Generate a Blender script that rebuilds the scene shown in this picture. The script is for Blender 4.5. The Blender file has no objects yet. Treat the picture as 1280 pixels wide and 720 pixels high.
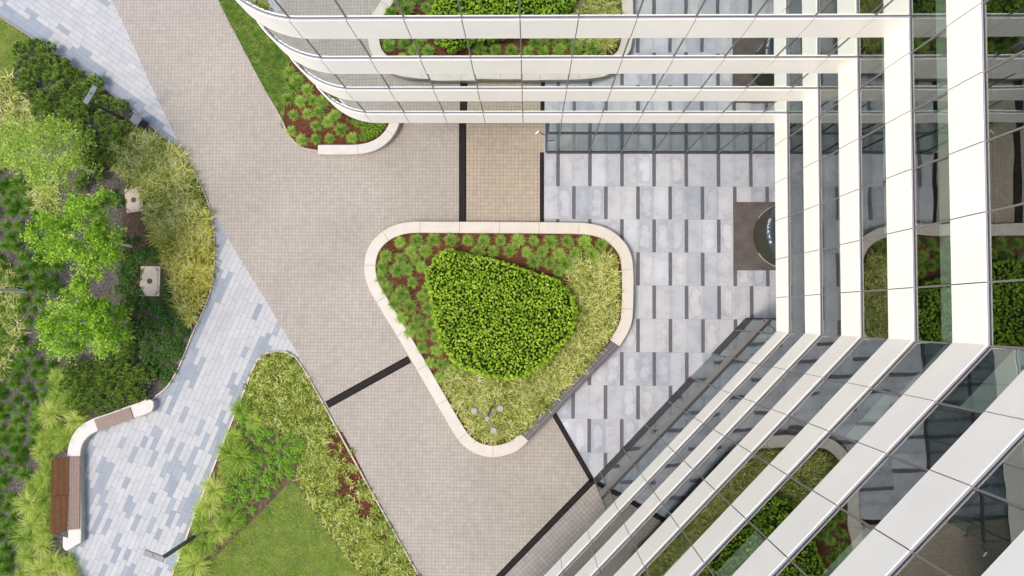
import bpy, math, random
import numpy as np
from mathutils import Vector, Matrix

random.seed(7)
rng = np.random.default_rng(7)
scene = bpy.context.scene
COL = scene.collection
PI = math.pi

# ------------------------------------------------------------------ camera
F = 853.0
H = 41.6
NX, NY, ROLL = 661.16, 394.71, 0.00689
_n = Vector((NX - 640, 360 - NY, -F)).normalized()
R = Matrix.Rotation(ROLL, 3, 'Z') @ _n.rotation_difference(Vector((0, 0, -1))).to_matrix()


def W(px, py, z=0.0):
    """world point at height z seen at a pixel of the 1280x720 photograph"""
    d = R @ Vector((px - 640, 360 - py, -F))
    t = (H - z) / -d.z
    return Vector((d.x * t, d.y * t, z))


def WP(pts, z=0.0):
    return [W(p[0], p[1], z) for p in pts]


RT = R.transposed()


def PX(p):
    v = RT @ (Vector(p) - Vector((0, 0, H)))
    return (640 + F * v.x / -v.z, 360 - F * v.y / -v.z)


cam = bpy.data.cameras.new('camera')
cam.sensor_width = 36
cam.lens = F / 1280 * 36
cam.clip_end = 2000
co = bpy.data.objects.new('camera', cam)
co.matrix_world = Matrix.Translation((0, 0, H)) @ R.to_4x4()
COL.objects.link(co)
scene.camera = co

# ------------------------------------------------------------------ light
w = bpy.data.worlds.new('World')
scene.world = w
w.use_nodes = True
nt = w.node_tree
bg = nt.nodes['Background']
sky = nt.nodes.new('ShaderNodeTexSky')
sky.sky_type = 'NISHITA'
sky.sun_disc = False
SUN_EL, SUN_AZ = 58.0, 243.0          # compass azimuth, +Y is north
sky.sun_elevation = math.radians(SUN_EL)
sky.sun_rotation = math.radians(SUN_AZ)
sky.air_density = 0.8
sky.dust_density = 3.6
sky.ozone_density = 0.3
nt.links.new(sky.outputs[0], bg.inputs[0])
bg.inputs[1].default_value = 0.15
sl = bpy.data.lights.new('sun', 'SUN')
sl.energy = 0.85
sl.angle = math.radians(10)
sl.color = (1.0, 0.85, 0.66)
so = bpy.data.objects.new('sun', sl)
a, e = math.radians(SUN_AZ), math.radians(SUN_EL)
sdir = Vector((math.sin(a) * math.cos(e), math.cos(a) * math.cos(e), math.sin(e)))
so.rotation_euler = sdir.to_track_quat('Z', 'Y').to_euler()
so.location = sdir * 90
COL.objects.link(so)
scene.view_settings.view_transform = 'Standard'
scene.view_settings.look = 'None'
scene.view_settings.gamma = 1
scene.view_settings.exposure = 1.05
scene.render.engine = 'CYCLES'
scene.cycles.max_bounces = 8
scene.cycles.glossy_bounces = 4
scene.cycles.transparent_max_bounces = 12
scene.cycles.use_denoising = True

# ------------------------------------------------------------------ materials
MATS = {}


class NT:
    def __init__(s, name):
        s.m = bpy.data.materials.new(name)
        s.m.use_nodes = True
        s.t = s.m.node_tree
        s.b = s.t.nodes['Principled BSDF']
        s.out = s.t.nodes['Material Output']

    def n(s, typ, **kw):
        nd = s.t.nodes.new(typ)
        for k, v in kw.items():
            setattr(nd, k, v)
        return nd

    def l(s, a, b):
        s.t.links.new(a, b)

    def pos(s, rot=0.0, scale=1.0, loc=(0, 0, 0)):
        g = s.n('ShaderNodeNewGeometry')
        mp = s.n('ShaderNodeMapping')
        mp.inputs['Rotation'].default_value = (0, 0, rot)
        mp.inputs['Location'].default_value = loc
        mp.inputs['Scale'].default_value = (scale,) * 3
        s.l(g.outputs['Position'], mp.inputs['Vector'])
        return mp.outputs[0]

    def noise(s, vec, scale, detail=3, rough=0.55):
        t = s.n('ShaderNodeTexNoise')
        t.inputs['Scale'].default_value = scale
        t.inputs['Detail'].default_value = detail
        t.inputs['Roughness'].default_value = rough
        if vec is not None:
            s.l(vec, t.inputs['Vector'])
        return t.outputs[0]

    def ramp(s, fac, stops):
        r = s.n('ShaderNodeValToRGB')
        el = r.color_ramp.elements
        while len(el) < len(stops):
            el.new(0.5)
        for e_, (p, c) in zip(el, stops):
            e_.position = p
            e_.color = (*c, 1)
        s.l(fac, r.inputs[0])
        return r.outputs[0]

    def mix(s, fac, a, b, typ='MIX'):
        m = s.n('ShaderNodeMix', data_type='RGBA', blend_type=typ)
        for sock, v in ((m.inputs[0], fac), (m.inputs[6], a), (m.inputs[7], b)):
            if hasattr(v, 'node'):
                s.l(v, sock)
            elif isinstance(v, tuple):
                sock.default_value = (*v, 1)
            else:
                sock.default_value = v
        return m.outputs[2]

    def attr(s, name):
        a_ = s.n('ShaderNodeAttribute')
        a_.attribute_name = name
        return a_

    def bump(s, hgt, strength=0.3, dist=0.02):
        b = s.n('ShaderNodeBump')
        b.inputs['Strength'].default_value = strength
        b.inputs['Distance'].default_value = dist
        s.l(hgt, b.inputs['Height'])
        s.l(b.outputs[0], s.b.inputs['Normal'])

    def base(s, c):
        if hasattr(c, 'node'):
            s.l(c, s.b.inputs['Base Color'])
        else:
            s.b.inputs['Base Color'].default_value = (*c, 1)


def simple(name, col, rough=0.5, metal=0.0, var=0.12, nscale=2.0, bump=0.0, bscale=40, spec=0.5):
    t = NT(name)
    p = t.pos()
    f = t.noise(p, nscale, 5)
    lo = tuple(max(0, c * (1 - var)) for c in col)
    hi = tuple(min(1, c * (1 + var)) for c in col)
    t.base(t.ramp(f, [(0.3, lo), (0.7, hi)]))
    t.b.inputs['Roughness'].default_value = rough
    t.b.inputs['Metallic'].default_value = metal
    t.b.inputs['Specular IOR Level'].default_value = spec
    if bump:
        t.bump(t.noise(p, bscale, 4), bump, 0.02)
    MATS[name] = t.m
    return t.m


def leafmat(name, stops, trans=0.3, rough=0.5, tip=None, spec=0.12, gain=1.0):
    """foliage: per-leaf random 'tone' picks the colour, 'along' lightens young tips"""
    stops = [(p, tuple(min(0.7, x * gain) for x in cc)) for p, cc in stops]
    if tip:
        tip = (tuple(min(0.7, x * gain) for x in tip[0]), tip[1])
    t = NT(name)
    c = t.ramp(t.attr('tone').outputs['Fac'], stops)
    if tip:
        r = t.ramp(t.attr('along').outputs['Fac'], [(tip[1], (0, 0, 0)), (1.0, (1, 1, 1))])
        c = t.mix(r, c, tip[0])
    t.base(c)
    t.b.inputs['Roughness'].default_value = rough
    t.b.inputs['Specular IOR Level'].default_value = spec
    tr = t.n('ShaderNodeBsdfTranslucent')
    t.l(c, tr.inputs[0])
    mx = t.n('ShaderNodeMixShader')
    mx.inputs[0].default_value = trans
    t.l(t.b.outputs[0], mx.inputs[1])
    t.l(tr.outputs[0], mx.inputs[2])
    t.l(mx.outputs[0], t.out.inputs[0])
    MATS[name] = t.m
    return t.m


def pavers(name, rot, c1, c2, mortar, size=0.2115, loc=(0, 0, 0)):
    t = NT(name)
    p = t.pos(rot, 1.0, loc)
    b = t.n('ShaderNodeTexBrick')
    b.offset = 0.0
    b.squash = 1.0
    b.inputs['Scale'].default_value = 1.0
    b.inputs['Mortar Size'].default_value = 0.011
    b.inputs['Mortar Smooth'].default_value = 0.2
    b.inputs['Bias'].default_value = 0.0
    b.inputs['Brick Width'].default_value = size
    b.inputs['Row Height'].default_value = size
    b.inputs['Color1'].default_value = (*c1, 1)
    b.inputs['Color2'].default_value = (*c2, 1)
    b.inputs['Mortar'].default_value = (*mortar, 1)
    t.l(p, b.inputs['Vector'])
    n1 = t.noise(p, 0.22, 5, 0.6)
    n2 = t.noise(p, 2.3, 5, 0.65)
    n3 = t.noise(p, 30, 2)
    c = t.mix(1.0, b.outputs['Color'], t.ramp(n1, [(0.3, (0.90, 0.89, 0.88)), (0.7, (1.06, 1.05, 1.04))]), 'MULTIPLY')
    c = t.mix(1.0, c, t.ramp(n2, [(0.25, (0.90, 0.90, 0.90)), (0.65, (1.04, 1.04, 1.04))]), 'MULTIPLY')
    c = t.mix(1.0, c, t.ramp(n3, [(0.2, (0.93, 0.93, 0.93)), (0.8, (1.06, 1.06, 1.06))]), 'MULTIPLY')
    t.base(c)
    t.b.inputs['Roughness'].default_value = 0.75
    t.b.inputs['Specular IOR Level'].default_value = 0.25
    MATS[name] = t.m
    return t.m


pavers('paver_beige', 0, (0.338, 0.322, 0.292), (0.302, 0.286, 0.261), (0.193, 0.183, 0.167), loc=(0.05, 0.02, 0))
pavers('paver_warm_glow', 0, (0.355, 0.317, 0.262), (0.313, 0.279, 0.226), (0.170, 0.148, 0.116), size=0.232)  # tan tint stands in for warm sunlight on the pavers, painted into the colour
pavers('paver_turned', math.radians(-43.4), (0.296, 0.288, 0.271), (0.260, 0.256, 0.240), (0.138, 0.136, 0.132), size=0.25)

# path planks: tone attribute chosen for each plank
t = NT('path_plank')
p = t.pos()
c = t.ramp(t.attr('tone').outputs['Fac'], [(0.0, (0.199, 0.240, 0.291)), (0.45, (0.235, 0.278, 0.325)), (0.55, (0.331, 0.357, 0.384)), (1.0, (0.381, 0.401, 0.416))])
c = t.mix(1.0, c, t.ramp(t.noise(p, 1.3, 6, 0.65), [(0.25, (0.88, 0.88, 0.88)), (0.7, (1.05, 1.05, 1.05))]), 'MULTIPLY')
c = t.mix(1.0, c, t.ramp(t.noise(p, 35, 2), [(0.2, (0.94, 0.94, 0.94)), (0.8, (1.05, 1.05, 1.05))]), 'MULTIPLY')
t.base(c)
t.b.inputs['Roughness'].default_value = 0.7
MATS['path_plank'] = t.m

# entrance slabs: drying marks, a paler worn patch inside each slab
t = NT('slab')
uv = t.n('ShaderNodeUVMap')
p = t.pos()
sx = t.n('ShaderNodeSeparateXYZ')
t.l(uv.outputs[0], sx.inputs[0])
at = t.attr('tone').outputs['Fac']
nz = t.noise(p, 1.9, 5, 0.65)


def mth(t, op, a, b=None):
    m = t.n('ShaderNodeMath', operation=op)
    for i, v in enumerate((a, b)):
        if v is None:
            continue
        if hasattr(v, 'node'):
            t.l(v, m.inputs[i])
        else:
            m.inputs[i].default_value = v
    return m.outputs[0]


ax = mth(t, 'MULTIPLY', mth(t, 'ABSOLUTE', mth(t, 'SUBTRACT', sx.outputs[0], 0.5)), 2.0)
ay = mth(t, 'MULTIPLY', mth(t, 'ABSOLUTE', mth(t, 'SUBTRACT', sx.outputs[1], 0.5)), 2.0)
rr = mth(t, 'POWER', mth(t, 'ADD', mth(t, 'POWER', ax, 3.0), mth(t, 'POWER', ay, 6.0)), 0.25)
rr = mth(t, 'ADD', rr, mth(t, 'MULTIPLY', mth(t, 'SUBTRACT', nz, 0.5), 1.5))
stain = t.ramp(rr, [(0.40, (1.09, 1.09, 1.09)), (0.58, (1.06, 1.06, 1.05)), (0.72, (0.82, 0.82, 0.83)), (1.0, (0.95, 0.95, 0.95))])
c = t.ramp(at, [(0, (0.260, 0.297, 0.354)), (0.35, (0.326, 0.359, 0.417)), (0.7, (0.359, 0.380, 0.417)), (1, (0.391, 0.429, 0.490))])
fr_ = mth(t, 'FRACT', mth(t, 'MULTIPLY', at, 17.3))
sel = t.ramp(fr_, [(0.0, (0.0, 0.0, 0.0)), (0.35, (0.25, 0.25, 0.25)), (0.6, (0.8, 0.8, 0.8)), (1.0, (1, 1, 1))])
c = t.mix(sel, c, t.mix(1.0, c, stain, 'MULTIPLY'))
c = t.mix(1.0, c, t.ramp(t.noise(p, 0.9, 7, 0.72), [(0.28, (0.72, 0.73, 0.75)), (0.5, (0.98, 0.98, 0.98)), (0.72, (1.10, 1.09, 1.07))]), 'MULTIPLY')
t.base(c)
t.b.inputs['Roughness'].default_value = 0.6
MATS['slab'] = t.m

simple('dark_stone', (0.076, 0.080, 0.102), 0.6, var=0.15, nscale=3)
simple('joint', (0.20, 0.20, 0.20), 0.9)
simple('ground_far', (0.16, 0.16, 0.14), 0.9, var=0.4, nscale=0.15)
simple('white_panel', (0.832, 0.819, 0.764), 0.38, var=0.03, nscale=0.45)
simple('seam_dark', (0.009, 0.009, 0.010), 0.8)
simple('sill_metal', (0.30, 0.30, 0.36), 0.5, var=0.04)
simple('drain_dark', (0.016, 0.014, 0.014), 0.8, var=0.2, spec=0.1)
simple('frame_grey', (0.17, 0.17, 0.165), 0.45, metal=0.2, var=0.06)
simple('frame_dark', (0.045, 0.05, 0.06), 0.5, metal=0.2, var=0.1)
simple('plinth_dark', (0.028, 0.026, 0.025), 0.6, var=0.15)
simple('transom_olive', (0.19, 0.18, 0.155), 0.4, var=0.08)
simple('carpet', (0.085, 0.085, 0.09), 0.95, var=0.25, nscale=8)
simple('ceiling', (0.75, 0.75, 0.73), 0.8, var=0.03)
simple('partition', (0.45, 0.45, 0.43), 0.8, var=0.05)
simple('roof_felt', (0.3, 0.3, 0.3), 0.9, var=0.1)
simple('blind', (0.74, 0.74, 0.69), 0.8, var=0.03)
simple('kerb_stone', (0.462, 0.444, 0.406), 0.6, var=0.06, nscale=1.5, bump=0.05)
simple('kerb_side', (0.452, 0.392, 0.313), 0.65, var=0.08)
simple('concrete_white', (0.462, 0.459, 0.439), 0.6, var=0.05, nscale=2)
simple('cover_concrete', (0.447, 0.395, 0.322), 0.8, var=0.10, nscale=5, bump=0.1)
simple('wood_brown', (0.176, 0.076, 0.022), 0.5, var=0.18, nscale=3)
simple('wood_brown_pale', (0.209, 0.094, 0.029), 0.5, var=0.18, nscale=3)
simple('wood_grey', (0.165, 0.115, 0.10), 0.6, var=0.2, nscale=6)
simple('slat_dark', (0.075, 0.070, 0.082), 0.5, var=0.15)
simple('slat_line', (0.30, 0.30, 0.32), 0.4, metal=0.4)
simple('steel_edge', (0.30, 0.27, 0.24), 0.5, metal=0.3, var=0.15)
simple('lamp_dark', (0.05, 0.06, 0.06), 0.4, metal=0.3)
simple('lamp_blue_grey', (0.11, 0.135, 0.16), 0.5, var=0.05)
simple('lamp_grey', (0.16, 0.165, 0.175), 0.5)
simple('lamp_head', (0.27, 0.26, 0.235), 0.45, var=0.04)
simple('mat_brown', (0.081, 0.073, 0.069), 0.95, var=0.25, nscale=1.5)
simple('door_blue', (0.03, 0.06, 0.085), 0.4, var=0.1)
simple('door_glass', (0.035, 0.04, 0.028), 0.15, var=0.1)
simple('door_roof', (0.035, 0.03, 0.045), 0.5)
simple('metal_bright', (0.6, 0.6, 0.58), 0.3, metal=0.6)
simple('letter_white', (0.8, 0.82, 0.85), 0.5, var=0.01)
simple('bark', (0.13, 0.095, 0.065), 0.9, var=0.3, nscale=10)
simple('birch_bark', (0.62, 0.58, 0.50), 0.8, var=0.18, nscale=12)
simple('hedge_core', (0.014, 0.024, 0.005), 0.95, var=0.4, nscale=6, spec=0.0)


def mulch(name, a_, b_, c_):
    t = NT(name)
    p = t.pos()
    n1 = t.noise(p, 7, 6, 0.75)
    n2 = t.noise(p, 0.8, 4)
    c = t.ramp(n1, [(0.3, a_), (0.5, b_), (0.72, c_)])
    c = t.mix(1.0, c, t.ramp(n2, [(0.3, (0.7, 0.72, 0.75)), (0.7, (1.2, 1.18, 1.15))]), 'MULTIPLY')
    t.base(c)
    t.b.inputs['Roughness'].default_value = 0.95
    t.b.inputs['Specular IOR Level'].default_value = 0.05
    t.bump(n1, 0.8, 0.06)
    MATS[name] = t.m


mulch('mulch_red', (0.035, 0.014, 0.009), (0.095, 0.037, 0.021), (0.183, 0.091, 0.060))
mulch('soil_dark', (0.04, 0.036, 0.034), (0.085, 0.078, 0.073), (0.19, 0.175, 0.16))
mulch('soil_brown', (0.050, 0.032, 0.023), (0.104, 0.070, 0.052), (0.180, 0.135, 0.104))

t = NT('lawn_ground')
p = t.pos()
c = t.ramp(t.noise(p, 1.1, 6, 0.65), [(0.3, (0.05, 0.095, 0.010)), (0.55, (0.11, 0.155, 0.020)), (0.75, (0.24, 0.21, 0.06))])
c = t.mix(1.0, c, t.ramp(t.noise(p, 22, 4, 0.7), [(0.3, (0.6, 0.6, 0.6)), (0.7, (1.3, 1.3, 1.3))]), 'MULTIPLY')
t.base(c)
t.b.inputs['Roughness'].default_value = 0.9
t.bump(t.noise(p, 30, 4), 0.6, 0.04)
MATS['lawn_ground'] = t.m

# coated facade glass: strong reflection, slightly wavy panes, green tint through
t = NT('facade_glass')
p = t.pos()
fr = t.n('ShaderNodeFresnel')
fr.inputs[0].default_value = 1.9
mr = t.n('ShaderNodeMapRange')
mr.inputs[1].default_value = 0.0
mr.inputs[2].default_value = 1.0
mr.inputs[3].default_value = 0.20
mr.inputs[4].default_value = 0.95
t.l(fr.outputs[0], mr.inputs[0])
gl = t.n('ShaderNodeBsdfGlossy')
gl.inputs['Roughness'].default_value = 0.0
gl.inputs['Color'].default_value = (0.80, 0.865, 0.87, 1)
bp = t.n('ShaderNodeBump')
bp.inputs['Strength'].default_value = 0.26
bp.inputs['Distance'].default_value = 0.02
t.l(t.noise(p, 0.55, 1, 0.4), bp.inputs['Height'])
t.l(bp.outputs[0], gl.inputs['Normal'])
tp = t.n('ShaderNodeBsdfTransparent')
tp.inputs[0].default_value = (0.78, 0.90, 0.83, 1)
mx = t.n('ShaderNodeMixShader')
t.l(mr.outputs[0], mx.inputs[0])
t.l(tp.outputs[0], mx.inputs[1])
t.l(gl.outputs[0], mx.inputs[2])
t.l(mx.outputs[0], t.out.inputs[0])
MATS['facade_glass'] = t.m

leafmat('leaf_tuft', [(0, (0.025, 0.057, 0.007)), (0.6, (0.081, 0.145, 0.019)), (1, (0.178, 0.246, 0.051))], 0.3, tip=((0.170, 0.255, 0.055), 0.5), gain=2.49)
leafmat('leaf_tuft_dark', [(0, (0.024, 0.060, 0.006)), (0.7, (0.060, 0.128, 0.012)), (1, (0.13, 0.20, 0.035))], 0.3, gain=2.46)
leafmat('leaf_hedge', [(0, (0.050, 0.105, 0.006)), (0.5, (0.140, 0.235, 0.016)), (1, (0.255, 0.345, 0.042))], 0.28, 0.45, gain=2.04)
leafmat('leaf_tree', [(0, (0.045, 0.102, 0.006)), (0.5, (0.125, 0.228, 0.017)), (0.9, (0.223, 0.339, 0.041)), (1, (0.339, 0.446, 0.135))], 0.35, 0.45, gain=2.22)
leafmat('leaf_tree_pale', [(0, (0.11, 0.18, 0.022)), (0.5, (0.21, 0.31, 0.05)), (1, (0.33, 0.41, 0.10))], 0.4, 0.5, gain=1.78)
leafmat('leaf_pine', [(0, (0.010, 0.023, 0.004)), (0.6, (0.022, 0.045, 0.008)), (1, (0.048, 0.075, 0.012))], 0.12, 0.6, tip=((0.105, 0.14, 0.026), 0.6), gain=4.56)
leafmat('leaf_straw', [(0, (0.035, 0.060, 0.008)), (0.4, (0.145, 0.17, 0.032)), (0.75, (0.34, 0.32, 0.11)), (1, (0.47, 0.42, 0.21))], 0.3, 0.6, gain=2.35)
leafmat('leaf_gold', [(0, (0.034, 0.046, 0.006)), (0.4, (0.168, 0.167, 0.026)), (0.8, (0.311, 0.254, 0.078)), (1, (0.378, 0.274, 0.155))], 0.3, 0.6, gain=2.66)
leafmat('leaf_fountain', [(0, (0.075, 0.13, 0.016)), (0.5, (0.165, 0.225, 0.036)), (0.85, (0.29, 0.325, 0.075)), (1, (0.42, 0.40, 0.17))], 0.35, 0.55, gain=2.49)
leafmat('leaf_dark', [(0, (0.012, 0.032, 0.006)), (0.6, (0.028, 0.062, 0.012)), (1, (0.060, 0.105, 0.025))], 0.2, 0.5, gain=2.41)
leafmat('leaf_fresh', [(0, (0.05, 0.12, 0.012)), (0.5, (0.11, 0.21, 0.022)), (1, (0.19, 0.30, 0.05))], 0.3, 0.5, gain=1.91)
leafmat('leaf_lawn', [(0, (0.045, 0.090, 0.008)), (0.6, (0.095, 0.148, 0.015)), (1, (0.171, 0.191, 0.043))], 0.3, 0.7, gain=3.18)
leafmat('leaf_lawn_deep', [(0, (0.020, 0.066, 0.006)), (0.6, (0.041, 0.111, 0.009)), (1, (0.090, 0.170, 0.021))], 0.3, 0.7, gain=2.07)
leafmat('leaf_cover', [(0, (0.030, 0.055, 0.008)), (0.4, (0.115, 0.16, 0.022)), (0.75, (0.25, 0.27, 0.055)), (1, (0.42, 0.39, 0.19))], 0.3, 0.6, gain=2.04)

# ------------------------------------------------------------------ helpers


def tag(o, label=None, cat=None, group=None, kind=None):
    if label:
        o['label'] = label
    if cat:
        o['category'] = cat
    if group:
        o['group'] = group
    if kind:
        o['kind'] = kind
    return o


def empty(name, loc, label, cat, group=None):
    o = bpy.data.objects.new(name, None)
    o.empty_display_size = 0.2
    o.location = loc
    COL.objects.link(o)
    return tag(o, label, cat, group)


class MB:
    """collects faces, builds ONE mesh object"""

    def __init__(s):
        s.v, s.f, s.mi, s.mats = [], [], [], []

    def mat(s, m):
        m = MATS[m]
        if m not in s.mats:
            s.mats.append(m)
        return s.mats.index(m)

    def face(s, pts, m):
        i = len(s.v)
        s.v += [tuple(p) for p in pts]
        s.f.append(tuple(range(i, i + len(pts))))
        s.mi.append(s.mat(m))

    def prism(s, poly, z0, z1, m, mtop=None, bottom=True):
        """vertical prism over a ccw or cw 2d polygon"""
        ar = sum(poly[i][0] * poly[(i + 1) % len(poly)][1] - poly[(i + 1) % len(poly)][0] * poly[i][1] for i in range(len(poly)))
        if ar < 0:
            poly = poly[::-1]
        n = len(poly)
        i = len(s.v)
        s.v += [(p[0], p[1], z0) for p in poly] + [(p[0], p[1], z1) for p in poly]
        k, kt = s.mat(m), s.mat(mtop or m)
        for j in range(n):
            j2 = (j + 1) % n
            s.f.append((i + j, i + j2, i + n + j2, i + n + j))
            s.mi.append(k)
        s.f.append(tuple(range(i + n, i + 2 * n)))
        s.mi.append(kt)
        if bottom:
            s.f.append(tuple(range(i + n - 1, i - 1, -1)))
            s.mi.append(k)

    def obox(s, c, ux, uy, uz, m):
        """box from centre and three half-axis vectors"""
        c, ux, uy, uz = map(Vector, (c, ux, uy, uz))
        i = len(s.v)
        for sz in (-1, 1):
            for sx, sy in ((-1, -1), (1, -1), (1, 1), (-1, 1)):
                s.v.append(tuple(c + ux * sx + uy * sy + uz * sz))
        k = s.mat(m)
        for q in ((3, 2, 1, 0), (4, 5, 6, 7), (0, 1, 5, 4), (1, 2, 6, 5), (2, 3, 7, 6), (3, 0, 4, 7)):
            s.f.append(tuple(i + x for x in q))
            s.mi.append(k)

    def tube(s, pts, rad, m, n=8, cap=True):
        pts = [Vector(p) for p in pts]
        rads = rad if isinstance(rad, (list, tuple)) else [rad] * len(pts)
        k = s.mat(m)
        rings = []
        up = Vector((0.137, 0.31, 0.94)).normalized()
        for j, p in enumerate(pts):
            d = (pts[min(j + 1, len(pts) - 1)] - pts[max(j - 1, 0)]).normalized()
            x = d.cross(up)
            if x.length < 1e-3:
                x = d.cross(Vector((1, 0, 0)))
            x.normalize()
            y = d.cross(x)
            i = len(s.v)
            for q in range(n):
                an = 2 * PI * q / n
                s.v.append(tuple(p + (x * math.cos(an) + y * math.sin(an)) * rads[j]))
            rings.append(i)
        for a_, b_ in zip(rings, rings[1:]):
            for q in range(n):
                q2 = (q + 1) % n
                s.f.append((a_ + q, b_ + q, b_ + q2, a_ + q2))
                s.mi.append(k)
        if cap:
            s.f.append(tuple(rings[0] + q for q in range(n)))
            s.f.append(tuple(rings[-1] + q for q in reversed(range(n))))
            s.mi += [k, k]

    def build(s, name, parent=None, origin=None, smooth=False):
        me = bpy.data.meshes.new(name)
        o = bpy.data.objects.new(name, me)
        off = Vector(origin) if origin is not None else Vector((0, 0, 0))
        if parent is not None:
            q, base = parent, Vector((0, 0, 0))
            while q is not None:
                base += Vector(q.location)
                q = q.parent
            o.parent = parent
            o.location = off - base if origin is not None else -base
            shift = off
        else:
            o.location = off
            shift = off
        vs = [(x - shift.x, y - shift.y, z - shift.z) for x, y, z in s.v]
        me.from_pydata(vs, [], s.f)
        for m in s.mats:
            me.materials.append(m)
        me.polygons.foreach_set('material_index', s.mi)
        if smooth:
            me.polygons.foreach_set('use_smooth', [True] * len(s.f))
        me.update()
        COL.objects.link(o)
        return o


def smooth_line(pts, step=0.25, closed=False):
    """catmull-rom through 2d/3d points, resampled"""
    P = [Vector((p[0], p[1])) for p in pts]
    n = len(P)
    out = []
    rngk = n if closed else n - 1
    for i in range(rngk):
        if closed:
            p0, p1, p2, p3 = P[(i - 1) % n], P[i], P[(i + 1) % n], P[(i + 2) % n]
        else:
            p0, p1, p2, p3 = P[max(i - 1, 0)], P[i], P[i + 1], P[min(i + 2, n - 1)]
        k = max(1, int((p2 - p1).length / step))
        for j in range(k):
            u = j / k
            # centripetal-ish: clamp tangents
            m1 = (p2 - p0) * 0.5
            m2 = (p3 - p1) * 0.5
            L = (p2 - p1).length
            if m1.length > L:
                m1 = m1 * (L / m1.length)
            if m2.length > L:
                m2 = m2 * (L / m2.length)
            h00 = 2 * u**3 - 3 * u**2 + 1
            h10 = u**3 - 2 * u**2 + u
            h01 = -2 * u**3 + 3 * u**2
            h11 = u**3 - u**2
            out.append(p1 * h00 + m1 * h10 + p2 * h01 + m2 * h11)
    if not closed:
        out.append(P[-1])
    return out


def offset_line(L, d, closed=False):
    """offset to the left by d"""
    n = len(L)
    out = []
    for i in range(n):
        a_ = L[(i - 1) % n] if closed else L[max(i - 1, 0)]
        b_ = L[(i + 1) % n] if closed else L[min(i + 1, n - 1)]
        tdir = (b_ - a_).normalized()
        out.append(L[i] + Vector((-tdir.y, tdir.x)) * d)
    return out


def inside(poly, x, y):
    c = False
    n = len(poly)
    j = n - 1
    for i in range(n):
        xi, yi, xj, yj = poly[i][0], poly[i][1], poly[j][0], poly[j][1]
        if (yi > y) != (yj > y) and x < (xj - xi) * (y - yi) / (yj - yi) + xi:
            c = not c
        j = i
    return c


def scatter(poly, mind, tries=4000, avoid=()):
    """poisson-ish points in polygon"""
    xs = [p[0] for p in poly]
    ys = [p[1] for p in poly]
    pts = []
    cell = {}
    for _ in range(tries):
        x, y = random.uniform(min(xs), max(xs)), random.uniform(min(ys), max(ys))
        if not inside(poly, x, y) or any(inside(a_, x, y) for a_ in avoid):
            continue
        cx, cy = int(x // mind), int(y // mind)
        ok = True
        for ix in (-1, 0, 1):
            for iy in (-1, 0, 1):
                for q in cell.get((cx + ix, cy + iy), ()):
                    if (q[0] - x) ** 2 + (q[1] - y) ** 2 < mind * mind:
                        ok = False
        if ok:
            cell.setdefault((cx, cy), []).append((x, y))
            pts.append((x, y))
    return pts


def mesh_tone(name, V, faces, tone, along, mat):
    me = bpy.data.meshes.new(name)
    me.from_pydata(V.tolist() if hasattr(V, 'tolist') else V, [], faces)
    at_ = me.attributes.new('tone', 'FLOAT', 'POINT')
    at_.data.foreach_set('value', np.asarray(tone, dtype=np.float32))
    if along is not None:
        a2 = me.attributes.new('along', 'FLOAT', 'POINT')
        a2.data.foreach_set('value', np.asarray(along, dtype=np.float32))
    me.materials.append(MATS[mat])
    me.update()
    return me


def blade_data(root, az, el, L, wd, droop, tone):
    """arching tapered grass blades: 7 vertices each"""
    N = len(az)
    hx, hy = np.cos(az), np.sin(az)
    px_, py_ = -hy, hx
    st = [0.0, 0.4, 0.75, 1.0]
    pos = [root.copy()]
    cur = root.copy()
    for i in range(1, 4):
        dl = (st[i] - st[i - 1]) * L
        ang = el - droop * (st[i] + st[i - 1]) / 2
        cur = cur + np.stack([hx * np.cos(ang) * dl, hy * np.cos(ang) * dl, np.sin(ang) * dl], 1)
        pos.append(cur.copy())
    wv = np.stack([px_, py_, np.zeros(N)], 1) * (wd / 2)[:, None]
    V = np.stack([pos[0] - wv * 0.8, pos[0] + wv * 0.8, pos[1] - wv, pos[1] + wv, pos[2] - wv * 0.75, pos[2] + wv * 0.75, pos[3]], 1)
    V[:, :, 2] = np.maximum(V[:, :, 2], root[:, 2:3] * 0 + 0.01 + root[:, 2:3])
    fc = []
    for i in range(N):
        b = i * 7
        fc += [(b, b + 1, b + 3, b + 2), (b + 2, b + 3, b + 5, b + 4), (b + 4, b + 5, b + 6)]
    tn = np.repeat(tone, 7)
    al = np.tile([0, 0, .4, .4, .75, .75, 1.0], N)
    return V.reshape(-1, 3), fc, tn, al


def clump_blades(pts, n, L, wd, el=(0.7, 1.45), droop=(0.5, 1.4), spread=0.06, base=None, mat='leaf_tuft', name='grass', lvar=0.3, zf=None, az0=None):
    """n blades from each point; returns mesh"""
    P = np.array([(p[0], p[1], (zf(p) if zf else 0.0)) for p in pts], float)
    M = len(P)
    root = np.repeat(P, n, 0)
    N = M * n
    root[:, :2] += rng.normal(0, spread, (N, 2))
    az = rng.uniform(0, 2 * PI, N)
    if az0 is not None:
        az = az0 + rng.normal(0, 0.9, N)
    e_ = rng.uniform(el[0], el[1], N)
    LL = L * rng.uniform(1 - lvar, 1 + lvar, N) * np.repeat(rng.uniform(0.8, 1.2, M), n)
    dr = rng.uniform(droop[0], droop[1], N)
    tone = np.clip(rng.normal(0.45, 0.26, N) + np.repeat(rng.normal(0, 0.16, M), n), 0, 1)
    V, fc, tn, al = blade_data(root, az, e_, LL, wd * rng.uniform(0.7, 1.3, N), dr, tone)
    return mesh_tone(name, V, fc, tn, al, mat)


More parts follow.
